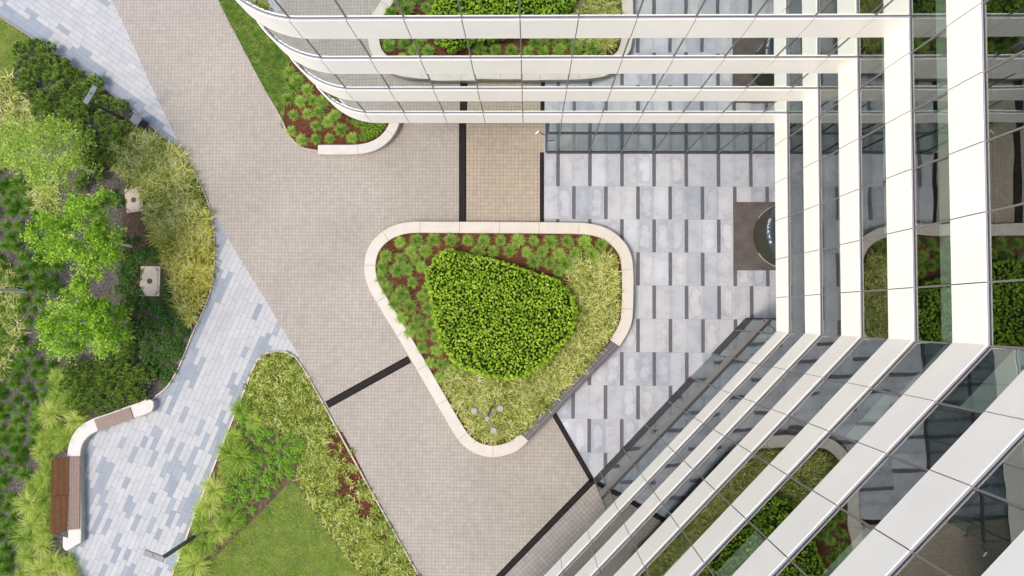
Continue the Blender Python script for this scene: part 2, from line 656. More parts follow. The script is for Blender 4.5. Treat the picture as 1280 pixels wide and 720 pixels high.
def leaf_data(C, Nrm, size, tone):
    """diamond leaves folded on the midrib: centre, facing normal, size"""
    N = len(C)
    rnd = rng.normal(0, 1, (N, 3))
    u = np.cross(Nrm, rnd)
    u /= np.linalg.norm(u, axis=1)[:, None] + 1e-9
    v = np.cross(Nrm, u)
    s_ = size[:, None]
    V = np.stack([C - u * s_ * 0.5, C + v * s_ * 0.28 + Nrm * s_ * 0.08, C + u * s_ * 0.5, C - v * s_ * 0.28 + Nrm * s_ * 0.08], 1)
    fc = []
    for i in range(N):
        b = i * 4
        fc += [(b, b + 1, b + 2), (b, b + 2, b + 3)]
    return V.reshape(-1, 3), fc, np.repeat(tone, 4), np.tile([0.3, 0.6, 1, 0.6], N)


def unit(a_):
    return a_ / (np.linalg.norm(a_, axis=1)[:, None] + 1e-9)


def place(name, me, loc, rz=0.0, sc=1.0, label=None, cat=None, group=None, kind=None):
    o = bpy.data.objects.new(name, me)
    o.location = loc
    o.rotation_euler = (0, 0, rz)
    o.scale = (sc, sc, sc) if not isinstance(sc, tuple) else sc
    COL.objects.link(o)
    return tag(o, label, cat, group, kind)


# ------------------------------------------------------------------ ground and paving
mb = MB()
mb.face([(-400, -400, -0.06), (400, -400, -0.06), (400, 400, -0.06), (-400, 400, -0.06)], 'ground_far')
tag(mb.build('ground'), kind='structure')


def attr_mesh(name, quads, tones, mat, z, uvs=False):
    V, fc, tn = [], [], []
    for q, tt in zip(quads, tones):
        i = len(V)
        V += [(p[0], p[1], z) for p in q]
        fc.append((i, i + 1, i + 2, i + 3))
        tn += [tt] * 4
    me = bpy.data.meshes.new(name)
    me.from_pydata(V, [], fc)
    if uvs:
        uvl = me.uv_layers.new(name='UVMap')
        uvl.data.foreach_set('uv', [0, 0, 1, 0, 1, 1, 0, 1] * len(fc))
    a_ = me.attributes.new('tone', 'FLOAT', 'POINT')
    a_.data.foreach_set('value', tn)
    me.materials.append(MATS[mat])
    me.update()
    return me


BED_EDGE = [(-40, -8), (0, 21), (40, 47), (95, 84), (130, 110), (165, 137), (200, 167), (216, 180), (230, 195), (248, 225), (262, 258), (268, 290), (268.5, 330), (264, 362),
            (255, 388), (243, 413), (232, 440), (221, 465), (208, 485), (195, 495), (180, 505), (140, 522), (118, 530), (98, 545), (88, 565), (86, 600), (84, 660), (84, 688), (92, 712), (104, 760)]
WEDGE_L = [(345, 439), (332, 442), (322, 450), (316, 462), (309, 480), (280, 552), (250, 628), (215, 720), (190, 785)]
WEDGE_R = [(345, 439), (358, 440), (370, 447), (378, 458), (400, 497), (440, 570), (480, 642), (525, 722), (560, 785)]
PLAZA_EDGE = [(60, -170), (100, -90), (140, 0), (167, 57), (187, 103), (213, 157), (230, 193), (262, 258), (290, 307), (330, 372), (375, 447), (400, 493), (460, 600), (525, 722), (600, 860)]


def seg_dist(p, L):
    best = 1e9
    for a_, b_ in zip(L, L[1:]):
        d = b_ - a_
        u = max(0, min(1, (p - a_).dot(d) / d.dot(d)))
        best = min(best, (a_ + d * u - p).length)
    return best


bed_w = [Vector((q.x, q.y)) for q in WP(BED_EDGE)]
wl_w = [Vector((q.x, q.y)) for q in WP(WEDGE_L)]
clus = [(120, 585, 2.0), (118, 615, 2.0), (225, 462, 1.5), (150, 712, 1.5), (200, 560, 1.2), (185, 640, 1.3), (225, 580, 1.6), (178, 560, .8), (235, 530, 1.0), (50, 40, 1.2), (100, 75, 1.1), (130, 95, .8), (220, 600, 1.4), (108, 650, 1.3)]
clus_w = [(Vector(W(c_[0], c_[1]).to_2d()), c_[2]) for c_ in clus]


def path(name, origin, ang, poly_px, w_, l_, label_bias):
    poly = [Vector((q.x, q.y)) for q in WP(poly_px)]
    u = Vector((math.cos(ang), math.sin(ang)))
    v = Vector((-u.y, u.x))
    us = [(q.dot(u), q.dot(v)) for q in poly]
    u0, u1 = min(x[0] for x in us), max(x[0] for x in us)
    v0, v1 = min(x[1] for x in us), max(x[1] for x in us)
    quads, tones = [], []
    vv = v0
    g = 0.009
    while vv < v1:
        uu = u0 - random.random() * l_
        while uu < u1:
            ln = l_ * random.choice((1, 1, 1, 0.66))
            c_ = u * (uu + ln / 2) + v * (vv + w_ / 2)
            if inside(poly, c_.x, c_.y):
                d1 = seg_dist(c_, bed_w)
                d2 = seg_dist(c_, wl_w)
                pr = 0.045 + 0.85 * math.exp(-(d1 / label_bias) ** 2) + 0.7 * math.exp(-(d2 / 0.8) ** 2)
                for q, r_ in clus_w:
                    pr += 0.42 * math.exp(-((c_ - q).length / r_ / 0.75) ** 2)
                dark = random.random() < pr
                quads.append([u * (uu + g) + v * (vv + g), u * (uu + ln - g) + v * (vv + g), u * (uu + ln - g) + v * (vv + w_ - g), u * (uu + g) + v * (vv + w_ - g)])
                tones.append(random.uniform(0, 0.45) if dark else random.uniform(0.6, 1.0))
            uu += ln
        vv += w_
    me = attr_mesh(name, quads, tones, 'path_plank', 0.0)
    place(name, me, (0, 0, 0), kind='structure')
    b = MB()
    b.face([(q.x, q.y, -0.008) for q in poly], 'joint')
    tag(b.build('path_bedding'), kind='structure')


path('path', None, math.radians(-35), [(-160, -160), (160, -160), (260, 150), (262, 250), (60, 130), (-160, -20)], 0.325, 0.92, 0.75)
path('path', None, math.radians(67), [(255, 235), (285, 262), (420, 470), (560, 860), (40, 860), (60, 640), (70, 540), (180, 470)], 0.312, 1.02, 0.7)

# entrance slabs under the small pavers' edge
x0 = W(697.5, 212).x
y0 = W(760, 192).y
MODX, MODY, SW = 1.955, 2.02, 0.215
quads, tones = [], []
dk = MB()
for r_ in range(-5, 17):
    ya, yb = y0 - r_ * MODY, y0 - (r_ + 1) * MODY
    off = 0 if r_ % 2 == 0 else MODX / 2
    for k in range(-3, 16):
        xs = x0 + off + k * MODX
        g = 0.006
        dk.face([(xs - SW / 2, yb + g, 0.003), (xs + SW / 2, yb + g, 0.003), (xs + SW / 2, ya - g, 0.003), (xs - SW / 2, ya - g, 0.003)], 'dark_stone')
        xa = xs + SW / 2
        hw = (MODX - SW) / 2
        for j in range(2):
            a_, b_ = xa + j * hw + g, xa + (j + 1) * hw - g
            quads.append([(a_, yb + g), (b_, yb + g), (b_, ya - g), (a_, ya - g)])
            tones.append(random.random())
me = attr_mesh('entrance_paving', quads, tones, 'slab', 0.003, True)
place('entrance_paving', me, (0, 0, 0), kind='structure')
tag(dk.build('entrance_paving_strips'), kind='structure')
b = MB()
b.face([(x0 - 6, y0 + 11, -0.004), (x0 - 6, y0 - 33, -0.004), (x0 + 32, y0 - 33, -0.004), (x0 + 32, y0 + 11, -0.004)], 'joint')
tag(b.build('entrance_paving_bedding'), kind='structure')

right_edge = [(742, 602), (690, 513), (680, 300), (680, 190), (679, 100), (678, -40), (676, -260)]
b = MB()
pl = [(p.x, p.y, 0.010) for p in WP(PLAZA_EDGE)] + [(p.x, p.y, 0.010) for p in WP([(680, 900), (560, 790)][:0] + [(640, 860)] + [(628, 718)] + right_edge)]
b.face(pl, 'paver_beige')
tag(b.build('plaza_paving'), kind='structure')
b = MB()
b.face([(p.x, p.y, 0.014) for p in WP([(578, 300), (680, 300), (680, 190), (679, 100), (678, -60), (578, -60)])], 'paver_warm_glow')  # plaza strip that carries the painted sun glow
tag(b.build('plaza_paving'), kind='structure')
b = MB()
b.face([(p.x, p.y, 0.007) for p in WP([(742, 602), (628, 718), (500, 860), (720, 1000), (1000, 760), (790, 625)])], 'paver_turned')
tag(b.build('plaza_paving'), kind='structure')


# drains
def drain(p0, p1, wpx, label, name='drain_channel'):
    a_, b_ = W(*p0).to_2d(), W(*p1).to_2d()
    d = (b_ - a_).normalized()
    n_ = Vector((-d.y, d.x)) * (wpx / 20.5 / 2)
    o = empty(name, ((a_ + b_) / 2).to_3d(), label, 'drain', 'dark drains in the paving')
    m = MB()
    m.prism([a_ + n_, b_ + n_, b_ - n_, a_ - n_], 0.0, 0.020, 'drain_dark')
    m.build('stone_strip', o)
    m = MB()
    for s_ in (-0.22, 0.22):
        q = n_ * s_
        m.prism([a_ + q + n_ * .05, b_ + q + n_ * .05, b_ + q - n_ * .05, a_ + q - n_ * .05], 0.015, 0.024, 'seam_dark')
    m.build('slot', o)


drain((578.3, 120), (578.3, 282), 9.4, 'dark drain running from under the upper facade to the planter top')
drain((677.4, 190.5), (677.4, 282), 5.2, 'short dark drain at the edge between glow tinted pavers and grey slabs')
drain((512, 449), (409, 506), 9.5, 'dark drain from the planter to the lower planting wedge')
drain((690, 513), (741, 602), 6.2, 'narrow dark drain from the planter bench to the diagonal facade')
drain((742.5, 599), (560, 787), 8.0, 'long dark drain slanting beside the diagonal facade to the bottom edge')

# ------------------------------------------------------------------ beds (soil, lawns, edging)


def sheet(name, px, z, mat, kind='structure', label=None, zpx=0.0):
    b = MB()
    b.face([(p.x, p.y, z) for p in WP(px, zpx)], mat)
    return tag(b.build(name), label, kind=kind)


LEFT_BED = [(-140, -70)] + BED_EDGE + [(104, 860), (-140, 860)]
sheet('soil', LEFT_BED, 0.03, 'soil_dark')
WEDGE = WEDGE_L + [(160, 860), (600, 860)] + WEDGE_R[:0:-1]
sheet('soil', WEDGE, 0.03, 'soil_brown')
LAWN_W = [(362, 603), (350, 615), (322, 645), (285, 680), (247, 718), (180, 780), (500, 800), (453, 720), (425, 685), (400, 652), (380, 620), (370, 604)]
sheet('lawn_soil', LAWN_W, 0.04, 'lawn_ground')
TOP_BED_L = [(235, -80), (272, 0), (287, 30), (300, 55), (328, 108), (352, 150), (361, 170), (370, 180), (380, 186), (397, 189)]
TOP_BED = TOP_BED_L + [(445, 187), (470, 180), (490, 160), (493, 100), (493, 20), (350, -120)]
sheet('soil', TOP_BED, 0.03, 'mulch_red')
TOP_LAWN = [(235, -80), (272, 0), (300, 55), (328, 108), (350, 146), (353, 162), (356, 140), (358, 112), (358, 85), (380, 60), (380, -80)]
sheet('lawn_soil', TOP_LAWN, 0.04, 'lawn_ground')
PATCH_TL = [(-60, -20), (0, 23), (38, 48), (35, 60), (22, 70), (18, 92), (0, 110), (-60, 120)]
sheet('lawn_soil', PATCH_TL, 0.04, 'lawn_ground')


def edging(px, label, wd=0.07, mat='steel_edge', h=0.075):
    L = smooth_line([(p.x, p.y) for p in WP(px)], 0.4)
    A_, B_ = offset_line(L, wd / 2), offset_line(L, -wd / 2)
    m = MB()
    k = m.mat(mat)
    for i in range(len(L) - 1):
        q = [A_[i], A_[i + 1], B_[i + 1], B_[i]]
        m.face([(p.x, p.y, h) for p in q][::-1], mat)
        m.face([(B_[i].x, B_[i].y, 0), (B_[i + 1].x, B_[i + 1].y, 0), (B_[i + 1].x, B_[i + 1].y, h), (B_[i].x, B_[i].y, h)], mat)
        m.face([(A_[i + 1].x, A_[i + 1].y, 0), (A_[i].x, A_[i].y, 0), (A_[i].x, A_[i].y, h), (A_[i + 1].x, A_[i + 1].y, h)], mat)
    tag(m.build('bed_edging'), label, 'edging', 'metal edgings of the planting beds')


edging(BED_EDGE[:20], 'thin metal edging along the big left planting bed')
edging(WEDGE_L[::-1] + WEDGE_R[1:], 'thin metal edging round the wedge shaped lower planting bed', 0.09)
edging(TOP_BED_L, 'thin metal edging beside the upper lawn below the rounded facade', 0.12)

# ------------------------------------------------------------------ office building
ZB, ST, BH = 6.63, 3.6, 1.52
DN, DE, DS, AS = 9.97, 12.54, 9.594, -0.7567
nS = Vector((math.cos(AS), math.sin(AS)))       # away from the courtyard
tS = Vector((-math.sin(AS), math.cos(AS)))
ARC_X, ARC_R = -7.9, 3.5
NST = 7


def c_ne(d):
    return Vector((DE + d, DN + d))


def c_es(d):
    x = DE + d
    y = (DS + d - nS.x * x) / nS.y
    return Vector((x, y))


def pN(s, d):
    """along the north facade from the inner corner to the left, then round the bend"""
    L1 = DE - ARC_X
    if s <= L1:
        return Vector((DE - s, DN + d))
    la = ARC_R * PI / 2
    c_ = Vector((ARC_X, DN + ARC_R))
    if s <= L1 + la:
        th = (s - L1) / ARC_R
        r_ = ARC_R - d
        return c_ + Vector((-math.sin(th), -math.cos(th))) * r_
    return Vector((ARC_X - ARC_R + d, DN + ARC_R + (s - L1 - la)))


def pE(s, d):
    return Vector((DE + d, DN - s))


tc = tS.dot(c_es(0))


def pS(s, d):
    return nS * (DS + d) + tS * (tc - s)


bN = [0.0] + [1.10 + 1.9675 * k for k in range(19)]
bE = [0.0] + [DN - y for y in (8.81, 6.862, 4.919, 2.957, 1.014)] + [DN - c_es(0).y]
bS = [0.0] + [tc - (5.985 - 1.958 * k) for k in range(12)]
LA0, LA1 = DE - ARC_X, DE - ARC_X + ARC_R * PI / 2


def wing_line(fn, s0, s1, d, lo_c, hi_c, g=0.0):
    ss = [s0 + g]
    if fn is pN:
        k = 0
        while True:
            q = LA0 + k * (LA1 - LA0) / 24
            if q > LA1 + 1e-6:
                break
            if s0 + g + 0.02 < q < s1 - g - 0.02:
                ss.append(q)
            k += 1
    ss.append(s1 - g)
    P = [fn(s, d) for s in ss]
    if lo_c:
        P[0] = lo_c(d)
    if hi_c:
        P[-1] = hi_c(d)
    return P


WINGS = [('N', pN, bN, c_ne, None), ('E', pE, bE, c_ne, c_es), ('S', pS, bS, c_es, None)]
bld = empty('office_building', (14, 12, 0), 'glass and white panel office building folded round the courtyard on two sides', 'building')


def ribbon(m, A_, B_, z0, z1, mat):
    m.prism([(p.x, p.y) for p in A_] + [(p.x, p.y) for p in reversed(B_)], z0, z1, mat)


wins = []
for wn, fn, bs, lo, hi in WINGS:
    nb = len(bs) - 1
    for k in range(NST):
        zb = ZB + ST * k
        zt = zb + BH
        m = MB()
        for i in range(nb):
            lc = lo if i == 0 else None
            hc = hi if i == nb - 1 else None
            ribbon(m, wing_line(fn, bs[i], bs[i + 1], 0.0, lc, hc, 0.016), wing_line(fn, bs[i], bs[i + 1], 0.035, lc, hc, 0.016), zb, zt, 'white_panel')
        ribbon(m, wing_line(fn, bs[0], bs[-1], 0.036, lo, hi), wing_line(fn, bs[0], bs[-1], 0.30, lo, hi), zb + 0.03, zt - 0.012, 'seam_dark')
        bo = m.build('spandrel_band', bld)
        m = MB()
        ribbon(m, wing_line(fn, bs[0], bs[-1], 0.044, lo, hi), wing_line(fn, bs[0], bs[-1], 0.078, lo, hi), zt - 0.02, zt + 0.012, 'sill_metal')
        m.build('sill', bo)
        if k == NST - 1:
            continue
        for i in range(nb):
            a_, b_ = fn((bs[i]), 0.1), fn(bs[i + 1], 0.1)
            pp = [PX((q.x, q.y, z)) for q in (a_, b_) for z in (zt, zb + ST)]
            cx, cy = sum(p[0] for p in pp) / 4, sum(p[1] for p in pp) / 4
            vis = sum(1 for p in pp if 0 <= p[0] <= 1280 and 0 <= p[1] <= 720)
            area = abs((pp[0][0] - pp[3][0]) * (pp[1][1] - pp[2][1]) - (pp[0][1] - pp[3][1]) * (pp[1][0] - pp[2][0])) / 2
            wins.append(((area if vis else 0) * (1 if vis > 1 else .4), wn, k, i))
wins.sort(key=lambda q: -q[0])
WD = {q[0]: q for q in WINGS}
rest = MB()
rr_ = random.Random(3)
for idx, (ar, wn, k, i) in enumerate(wins):
    _, fn, bs, lo, hi = WD[wn]
    nb = len(bs) - 1
    lc = lo if i == 0 else None
    hc = hi if i == nb - 1 else None
    zt = ZB + ST * k + BH
    zn = ZB + ST * (k + 1)
    g_ = MB() if idx < 100 else rest
    L = wing_line(fn, bs[i], bs[i + 1], 0.090, lc, hc)
    tilt = rr_.uniform(-0.006, 0.006)      # panes never sit in perfectly one plane
    L2 = wing_line(fn, bs[i], bs[i + 1], 0.090 + tilt, lc, hc)
    for a_, b_, a2, b2 in zip(L, L[1:], L2, L2[1:]):
        g_.face([(a_.x, a_.y, zt + 0.012), (b_.x, b_.y, zt + 0.012), (b2.x, b2.y, zn + 0.02), (a2.x, a2.y, zn + 0.02)], 'facade_glass')
    f_ = MB() if idx < 100 else rest
    if not hc or True:
        c_ = fn(bs[i + 1], 0.0) if not hc else hc(0.0)
        e1 = fn(bs[i + 1] - 0.001, 0.0)
        e2 = fn(bs[i + 1] - 0.011, 0.0)
        td = (e1 - e2).normalized()
        nd = (fn(bs[i + 1], 0.1) - fn(bs[i + 1], 0.0)).normalized()
        cc = (hc(0.10) if hc else fn(bs[i + 1], 0.115))
        f_.obox((cc.x, cc.y, (zt + zn) / 2), (td * 0.027).to_3d(), (nd * 0.045).to_3d(), (0, 0, (zn - zt) / 2 - 0.005), 'frame_grey')
    ribbon(f_, wing_line(fn, bs[i], bs[i + 1], 0.080, lc, hc, 0.04), wing_line(fn, bs[i], bs[i + 1], 0.110, lc, hc, 0.04), zt + 0.005, zt + 0.035, 'frame_dark')
    ribbon(f_, wing_line(fn, bs[i], bs[i + 1], 0.080, lc, hc, 0.04), wing_line(fn, bs[i], bs[i + 1], 0.110, lc, hc, 0.04), zn - 0.04, zn + 0.01, 'frame_dark')
    drop = 0
    r_ = rr_.random()
    if wn == 'E' and k == 3:
        drop = 0.78
    elif wn == 'E' and k in (2, 1) and r_ < 0.5:
        drop = 0.45
    elif wn == 'E' and k >= 4 and r_ < 0.35:
        drop = 0.5
    elif wn == 'S' and k >= 3 and r_ < 0.5:
        drop = rr_.choice((0.55, 0.8, 1.2))
    elif wn == 'S' and k >= 1 and r_ < 0.2:
        drop = 0.5
    if idx < 100:
        wo = g_.build('window', bld)
        f_.build('frame', wo)
        if drop:
            q = MB()
            ribbon(q, wing_line(fn, bs[i], bs[i + 1], 0.15, lc, hc, 0.06), wing_line(fn, bs[i], bs[i + 1], 0.163, lc, hc, 0.06), zn - drop, zn - 0.01, 'blind')
            q.build('roller_blind', wo)
    elif drop:
        ribbon(rest, wing_line(fn, bs[i], bs[i + 1], 0.15, lc, hc, 0.06), wing_line(fn, bs[i], bs[i + 1], 0.163, lc, hc, 0.06), zn - drop, zn - 0.01, 'blind')
tag(rest.build('window', bld), kind='stuff')

# floors, ceilings, inner walls
inN = wing_line(pN, 0, bN[-1], 0.31, c_ne, None)[::-1]
plate = inN + wing_line(pE, 0, bE[-1], 0.31, c_ne, c_es)[1:] + wing_line(pS, 0, bS[-1], 0.31, c_es, None)[1:]
endS = plate[-1]
plate = plate + [endS + nS * 18, Vector((40, -22)), Vector((40, plate[0].y))]
for k in range(NST):
    zb = ZB + ST * k
    m = MB()
    top = 'carpet' if k < NST - 1 else 'roof_felt'
    m.prism([(p.x, p.y) for p in plate], zb + 0.05, zb + (1.02 if k < NST - 1 else 1.35), 'ceiling', top)
    m.build('roof' if k == NST - 1 else 'floor_slab', bld)
for dd, sub in ((6.5, 0),):
    for k in range(NST - 1):
        m = MB()
        zb = ZB + ST * k + 1.021
        for fn, s0, s1, lo, hi in ((pE, 0, bE[-1], c_ne, c_es), (pS, 0, bS[-1], c_es, None)):
            ribbon(m, wing_line(fn, s0, s1, dd, lo, hi), wing_line(fn, s0, s1, dd + .15, lo, hi), zb, zb + 2.6, 'partition')
        q0, q1 = c_ne(dd), c_ne(dd + .15)
        m.prism([(-4, q0.y), (q0.x, q0.y), (q1.x, q1.y), (-4, q1.y)], zb, zb + 2.6, 'partition')
        m.build('partition_wall', bld)
        m = MB()
        for fn, ss in ((pE, (2.2, 8.2)), (pS, (1.0, 8.8, 16.6)), (pN, (4.0, 11.9, 19.7))):
            for s in ss:
                c_ = fn(s, 1.5)
                m.prism([(c_.x + 0.28 * math.cos(2 * PI * q / 16), c_.y + 0.28 * math.sin(2 * PI * q / 16)) for q in range(16)], zb, zb + 2.61, 'white_panel')
        m.build('column', bld)
        # long ceiling lights hung in the rooms (switched off)
        m = MB()
        for fn, s_n, ph in ((pE, 3, 1.5), (pS, 7, 1.2)):
            for j in range(s_n):
                a_, b_ = fn(ph + j * 3.1, 1.0), fn(ph + j * 3.1, 3.2)
                c_ = (a_ + b_) / 2
                d = (b_ - a_) / 2
                n_ = Vector((-d.y, d.x)).normalized() * 0.07
                m.obox((c_.x, c_.y, zb + 2.25), d.to_3d(), n_.to_3d(), (0, 0, 0.03), 'lamp_head')
        m.build('light_fitting', bld)

# ground floor: lobby glazing
A_N = W(683, 190.7).to_2d()
yN = A_N.y
XR = 15.5                                      # recessed entrance wall
A_S = W(742.5, 598.5).to_2d()
B_S = W(931, 399.2).to_2d()
ZT = ZB + 0.05


def glazing(p0, p1, seams, kind, z_tr=4.45):
    """a run of lobby glass with mullions, base, transom"""
    d = (p1 - p0)
    Ln = d.length
    d = d / Ln
    n_ = Vector((-d.y, d.x))
    bnd = [0.0] + [s for s in seams if 0.15 < s < Ln - 0.15] + [Ln]
    for j in range(len(bnd) - 1):
        a_, b_ = p0 + d * bnd[j], p0 + d * bnd[j + 1]
        g_ = MB()
        door = kind == 'S' and j == 2
        z0 = 0.05
        if kind == 'S' and not door:
            z0 = 1.35
        g_.face([(a_.x, a_.y, z0), (b_.x, b_.y, z0), (b_.x, b_.y, ZT), (a_.x, a_.y, ZT)], 'facade_glass')
        o = g_.build('lobby_window' if not door else 'glass_door', bld)
        f_ = MB()
        f_.obox((b_.x, b_.y, ZT / 2), (d * 0.03).to_3d(), (n_ * 0.05).to_3d(), (0, 0, ZT / 2 - 0.004), 'frame_grey')
        f_.build('mullion', o)
        if kind == 'S' and not door:
            q = MB()
            c_ = (a_ + b_) / 2
            q.obox((c_.x, c_.y, 0.675), (d * ((b_ - a_).length / 2 - 0.03)).to_3d(), (n_ * 0.03).to_3d(), (0, 0, 0.675), 'plinth_dark')
            q.build('plinth', o)
    c_ = (p0 + p1) / 2
    m = MB()
    hw = (d * (Ln / 2)).to_3d()
    if kind != 'S':
        m.obox((c_.x, c_.y, 0.07), hw, (n_ * 0.075).to_3d(), (0, 0, 0.07), 'frame_dark')
    m.obox((c_.x, c_.y, z_tr), hw, (n_ * 0.06).to_3d(), (0, 0, 0.07), 'frame_dark')
    if kind == 'S':
        m.obox((c_.x, c_.y, z_tr - 0.63), hw, (n_ * 0.045).to_3d(), (0, 0, 0.55), 'transom_olive')
    m.build('transom', bld)


glazing(A_N, Vector((XR, yN)), [(-0.325 + 1.9675 * k) - A_N.x for k in range(0, 9)], 'N')
glazing(A_N, Vector((A_N.x, yN + 11)), [2, 4, 6, 8], 'N')
glazing(Vector((XR, yN)), Vector((XR, 5.9 + 1.2)), [2.0], 'N')
glazing(Vector((XR, 2.9)), Vector((XR, B_S.y)), [1.9], 'N')
dS = (A_S - B_S).normalized()
tB = tS.dot(B_S)
glazing(B_S, A_S, [tB - (5.985 - 1.958 * k) for k in range(-1, 9)], 'S')
glazing(B_S, Vector((XR, B_S.y)), [2, 4], 'N')
glazing(A_S, A_S + nS * 8, [2, 4, 6], 'N')
# undercroft walls and columns further back
m = MB()
m.prism([(-8.5, 21.0), (A_N.x - 0.1, 21.0), (A_N.x - 0.1, 21.3), (-8.5, 21.3)], 0, ZT, 'partition')
q0 = A_S + nS * 7 - tS * 0.2
q1 = q0 - tS * 9
m.prism([q0, q1, q1 + nS * .3, q0 + nS * .3], 0, ZT, 'partition')
m.build('ground_wall', bld)
for c_ in (Vector((-8.6, 12.2)), Vector((-1.5, 16.5)), A_S + nS * 2.6 - tS * 2.5, A_S + nS * 2.6 - tS * 8):
    m = MB()
    m.prism([(c_.x + 0.3 * math.cos(2 * PI * q / 20), c_.y + 0.3 * math.sin(2 * PI * q / 20)) for q in range(20)], 0, ZT, 'white_panel')
    m.build('column', bld)

# revolving door (a part of the building)
DC = W(980, 295).to_2d()
DC = Vector((XR, DC.y))
DR = 1.92
m = MB()


def ring(m, r0, r1, z0, z1, a0, a1, mat, n=28):
    for j in range(n):
        t0, t1 = a0 + (a1 - a0) * j / n, a0 + (a1 - a0) * (j + 1) / n
        q = [(DC.x + r * math.cos(t_), DC.y + r * math.sin(t_)) for r, t_ in ((r0, t0), (r1, t0), (r1, t1), (r0, t1))]
        m.prism(q, z0, z1, mat)


ring(m, DR - 0.05, DR + 0.05, 2.35, 3.15, 0, 2 * PI, 'door_blue', 48)
rd = m.build('revolving_door', bld)
m = MB()
m.prism([(DC.x + (DR - 0.06) * math.cos(2 * PI * q / 40), DC.y + (DR - 0.06) * math.sin(2 * PI * q / 40)) for q in range(40)], 3.02, 3.12, 'door_roof')
m.build('canopy', rd)
m = MB()
for a0, a1 in ((math.radians(97), math.radians(147)), (math.radians(213), math.radians(263)), (math.radians(-83), math.radians(-33)), (math.radians(33), math.radians(83))):
    ring(m, DR - 0.03, DR + 0.05, 0.0, 0.09, a0, a1, 'metal_bright', 14)
m.build('floor_track', rd)
m = MB()
ring(m, DR - 0.02, DR + 0.02, 0.05, 2.36, math.radians(92), math.radians(268), 'door_glass', 40)
m.build('curved_wall', rd)
m = MB()
for a0, a1 in ((math.radians(-83), math.radians(-33)), (math.radians(33), math.radians(83))):
    for j in range(12):
        t0, t1 = a0 + (a1 - a0) * j / 12, a0 + (a1 - a0) * (j + 1) / 12
        m.face([(DC.x + DR * math.cos(t0), DC.y + DR * math.sin(t0), 0.09), (DC.x + DR * math.cos(t1), DC.y + DR * math.sin(t1), 0.09), (DC.x + DR * math.cos(t1), DC.y + DR * math.sin(t1), 2.36), (DC.x + DR * math.cos(t0), DC.y + DR * math.sin(t0), 2.36)], 'facade_glass')
m.build('drum_glass', rd)
for q in range(3):
    an = math.radians(165 + 120 * q)
    m = MB()
    u = Vector((math.cos(an), math.sin(an), 0))
    v = Vector((-u.y, u.x, 0))
    c_ = DC.to_3d()
    m.obox(c_ + u * 0.92 + Vector((0, 0, 1.2)), u * 0.86, v * 0.008, (0, 0, 1.1), 'facade_glass')
    for rr2 in (0.06, 1.78):
        m.obox(c_ + u * rr2 + Vector((0, 0, 1.2)), u * 0.035, v * 0.03, (0, 0, 1.14), 'frame_dark')
    m.obox(c_ + u * 0.92 + Vector((0, 0, 0.13)), u * 0.86, v * 0.025, (0, 0, 0.07), 'frame_dark')
    m.build('leaf', rd)
# lettering on the fascia, each letter set round the curve
txt = 'CUATS'
vv, ff = [], []
for j, ch in enumerate(txt):
    cu = bpy.data.curves.new('letter', 'FONT')
    cu.body = ch
    cu.size = 0.42
    cu.align_x = 'CENTER'
    cu.extrude = 0.008
    ob = bpy.data.objects.new('letter', cu)
    COL.objects.link(ob)
    me = bpy.data.meshes.new_from_object(ob.evaluated_get(bpy.context.evaluated_depsgraph_get()))
    an = math.radians(180 - 18 + 9.0 * j + 2)      # reads north to south on the west face
    rad = Vector((math.cos(an), math.sin(an), 0))
    tang = Vector((-rad.y, rad.x, 0))
    c_ = DC.to_3d() + rad * (DR + 0.062) + Vector((0, 0, 2.62))
    i0 = len(vv)
    for vtx in me.vertices:
        vv.append(tuple(c_ + tang * vtx.co.x + Vector((0, 0, 1)) * vtx.co.y + rad * vtx.co.z))
    for pl_ in me.polygons:
        ff.append(tuple(i0 + x for x in pl_.vertices))
    bpy.data.objects.remove(ob)
    bpy.data.meshes.remove(me)
m = MB()
m.v, m.f = vv, ff
m.mi = [m.mat('letter_white')] * len(ff)
m.build('lettering', rd)

# mat
m = MB()
pm = WP([(916.5, 252.5), (975, 252.5), (975, 338), (916.5, 338)])
m.prism([(p.x, p.y) for p in pm], 0.004, 0.022, 'mat_brown')
tag(m.build('entrance_mat'), 'large dark brown mat in front of the revolving door', 'mat')


# security cameras
def sec_cam(px, z, dirv, label, mat):
    p0 = W(px[0], px[1], z)
    d = Vector(dirv).normalized()
    o = empty('security_camera', p0, label, 'camera')
    m = MB()
    m.tube([p0, p0 + d * 0.35], 0.03, 'frame_dark', 8)
    m.build('bracket', o)
    m = MB()
    side = Vector((-d.y, d.x, 0))
    m.obox(p0 + d * 0.45 + side * 0.08, d * 0.04 + side * 0.11, side * 0.04 - d * 0.02, (0, 0, 0.045), mat)
    m.build('housing', o)


sec_cam((693, 175), 3.2, (-1, -0.15, 0), 'black security camera on the lobby corner glass below the upper facade', 'frame_dark')
sec_cam((681, 169), 4.3, (-0.9, 0.5, 0), 'white security camera above the glow tinted pavers beside the lobby corner', 'letter_white')
sec_cam((956, 402), 4.2, (-0.6, 0.8, 0), 'small grey camera on the end of the diagonal lobby glass', 'frame_grey')

# ------------------------------------------------------------------ central planter
KZ = 0.45
OUT = [(774.6, 433), (783.8, 418), (789.5, 404), (791.3, 390), (792, 365), (791.8, 338), (788.4, 316.5), (777, 298.5), (758, 285), (735, 279), (700, 277.8), (640, 277.3), (560, 277), (511, 277.3), (488, 283.5), (470, 296), (459, 313), (455.3, 335), (459.5, 357), (472, 380), (510, 443), (566, 539.6), (579, 556.5), (597, 568), (619, 571.5), (641.7, 566), (652, 559.5), (660.5, 551)]
KO = smooth_line([(p.x, p.y) for p in WP(OUT, KZ)], 0.16)
KWD = 0.69


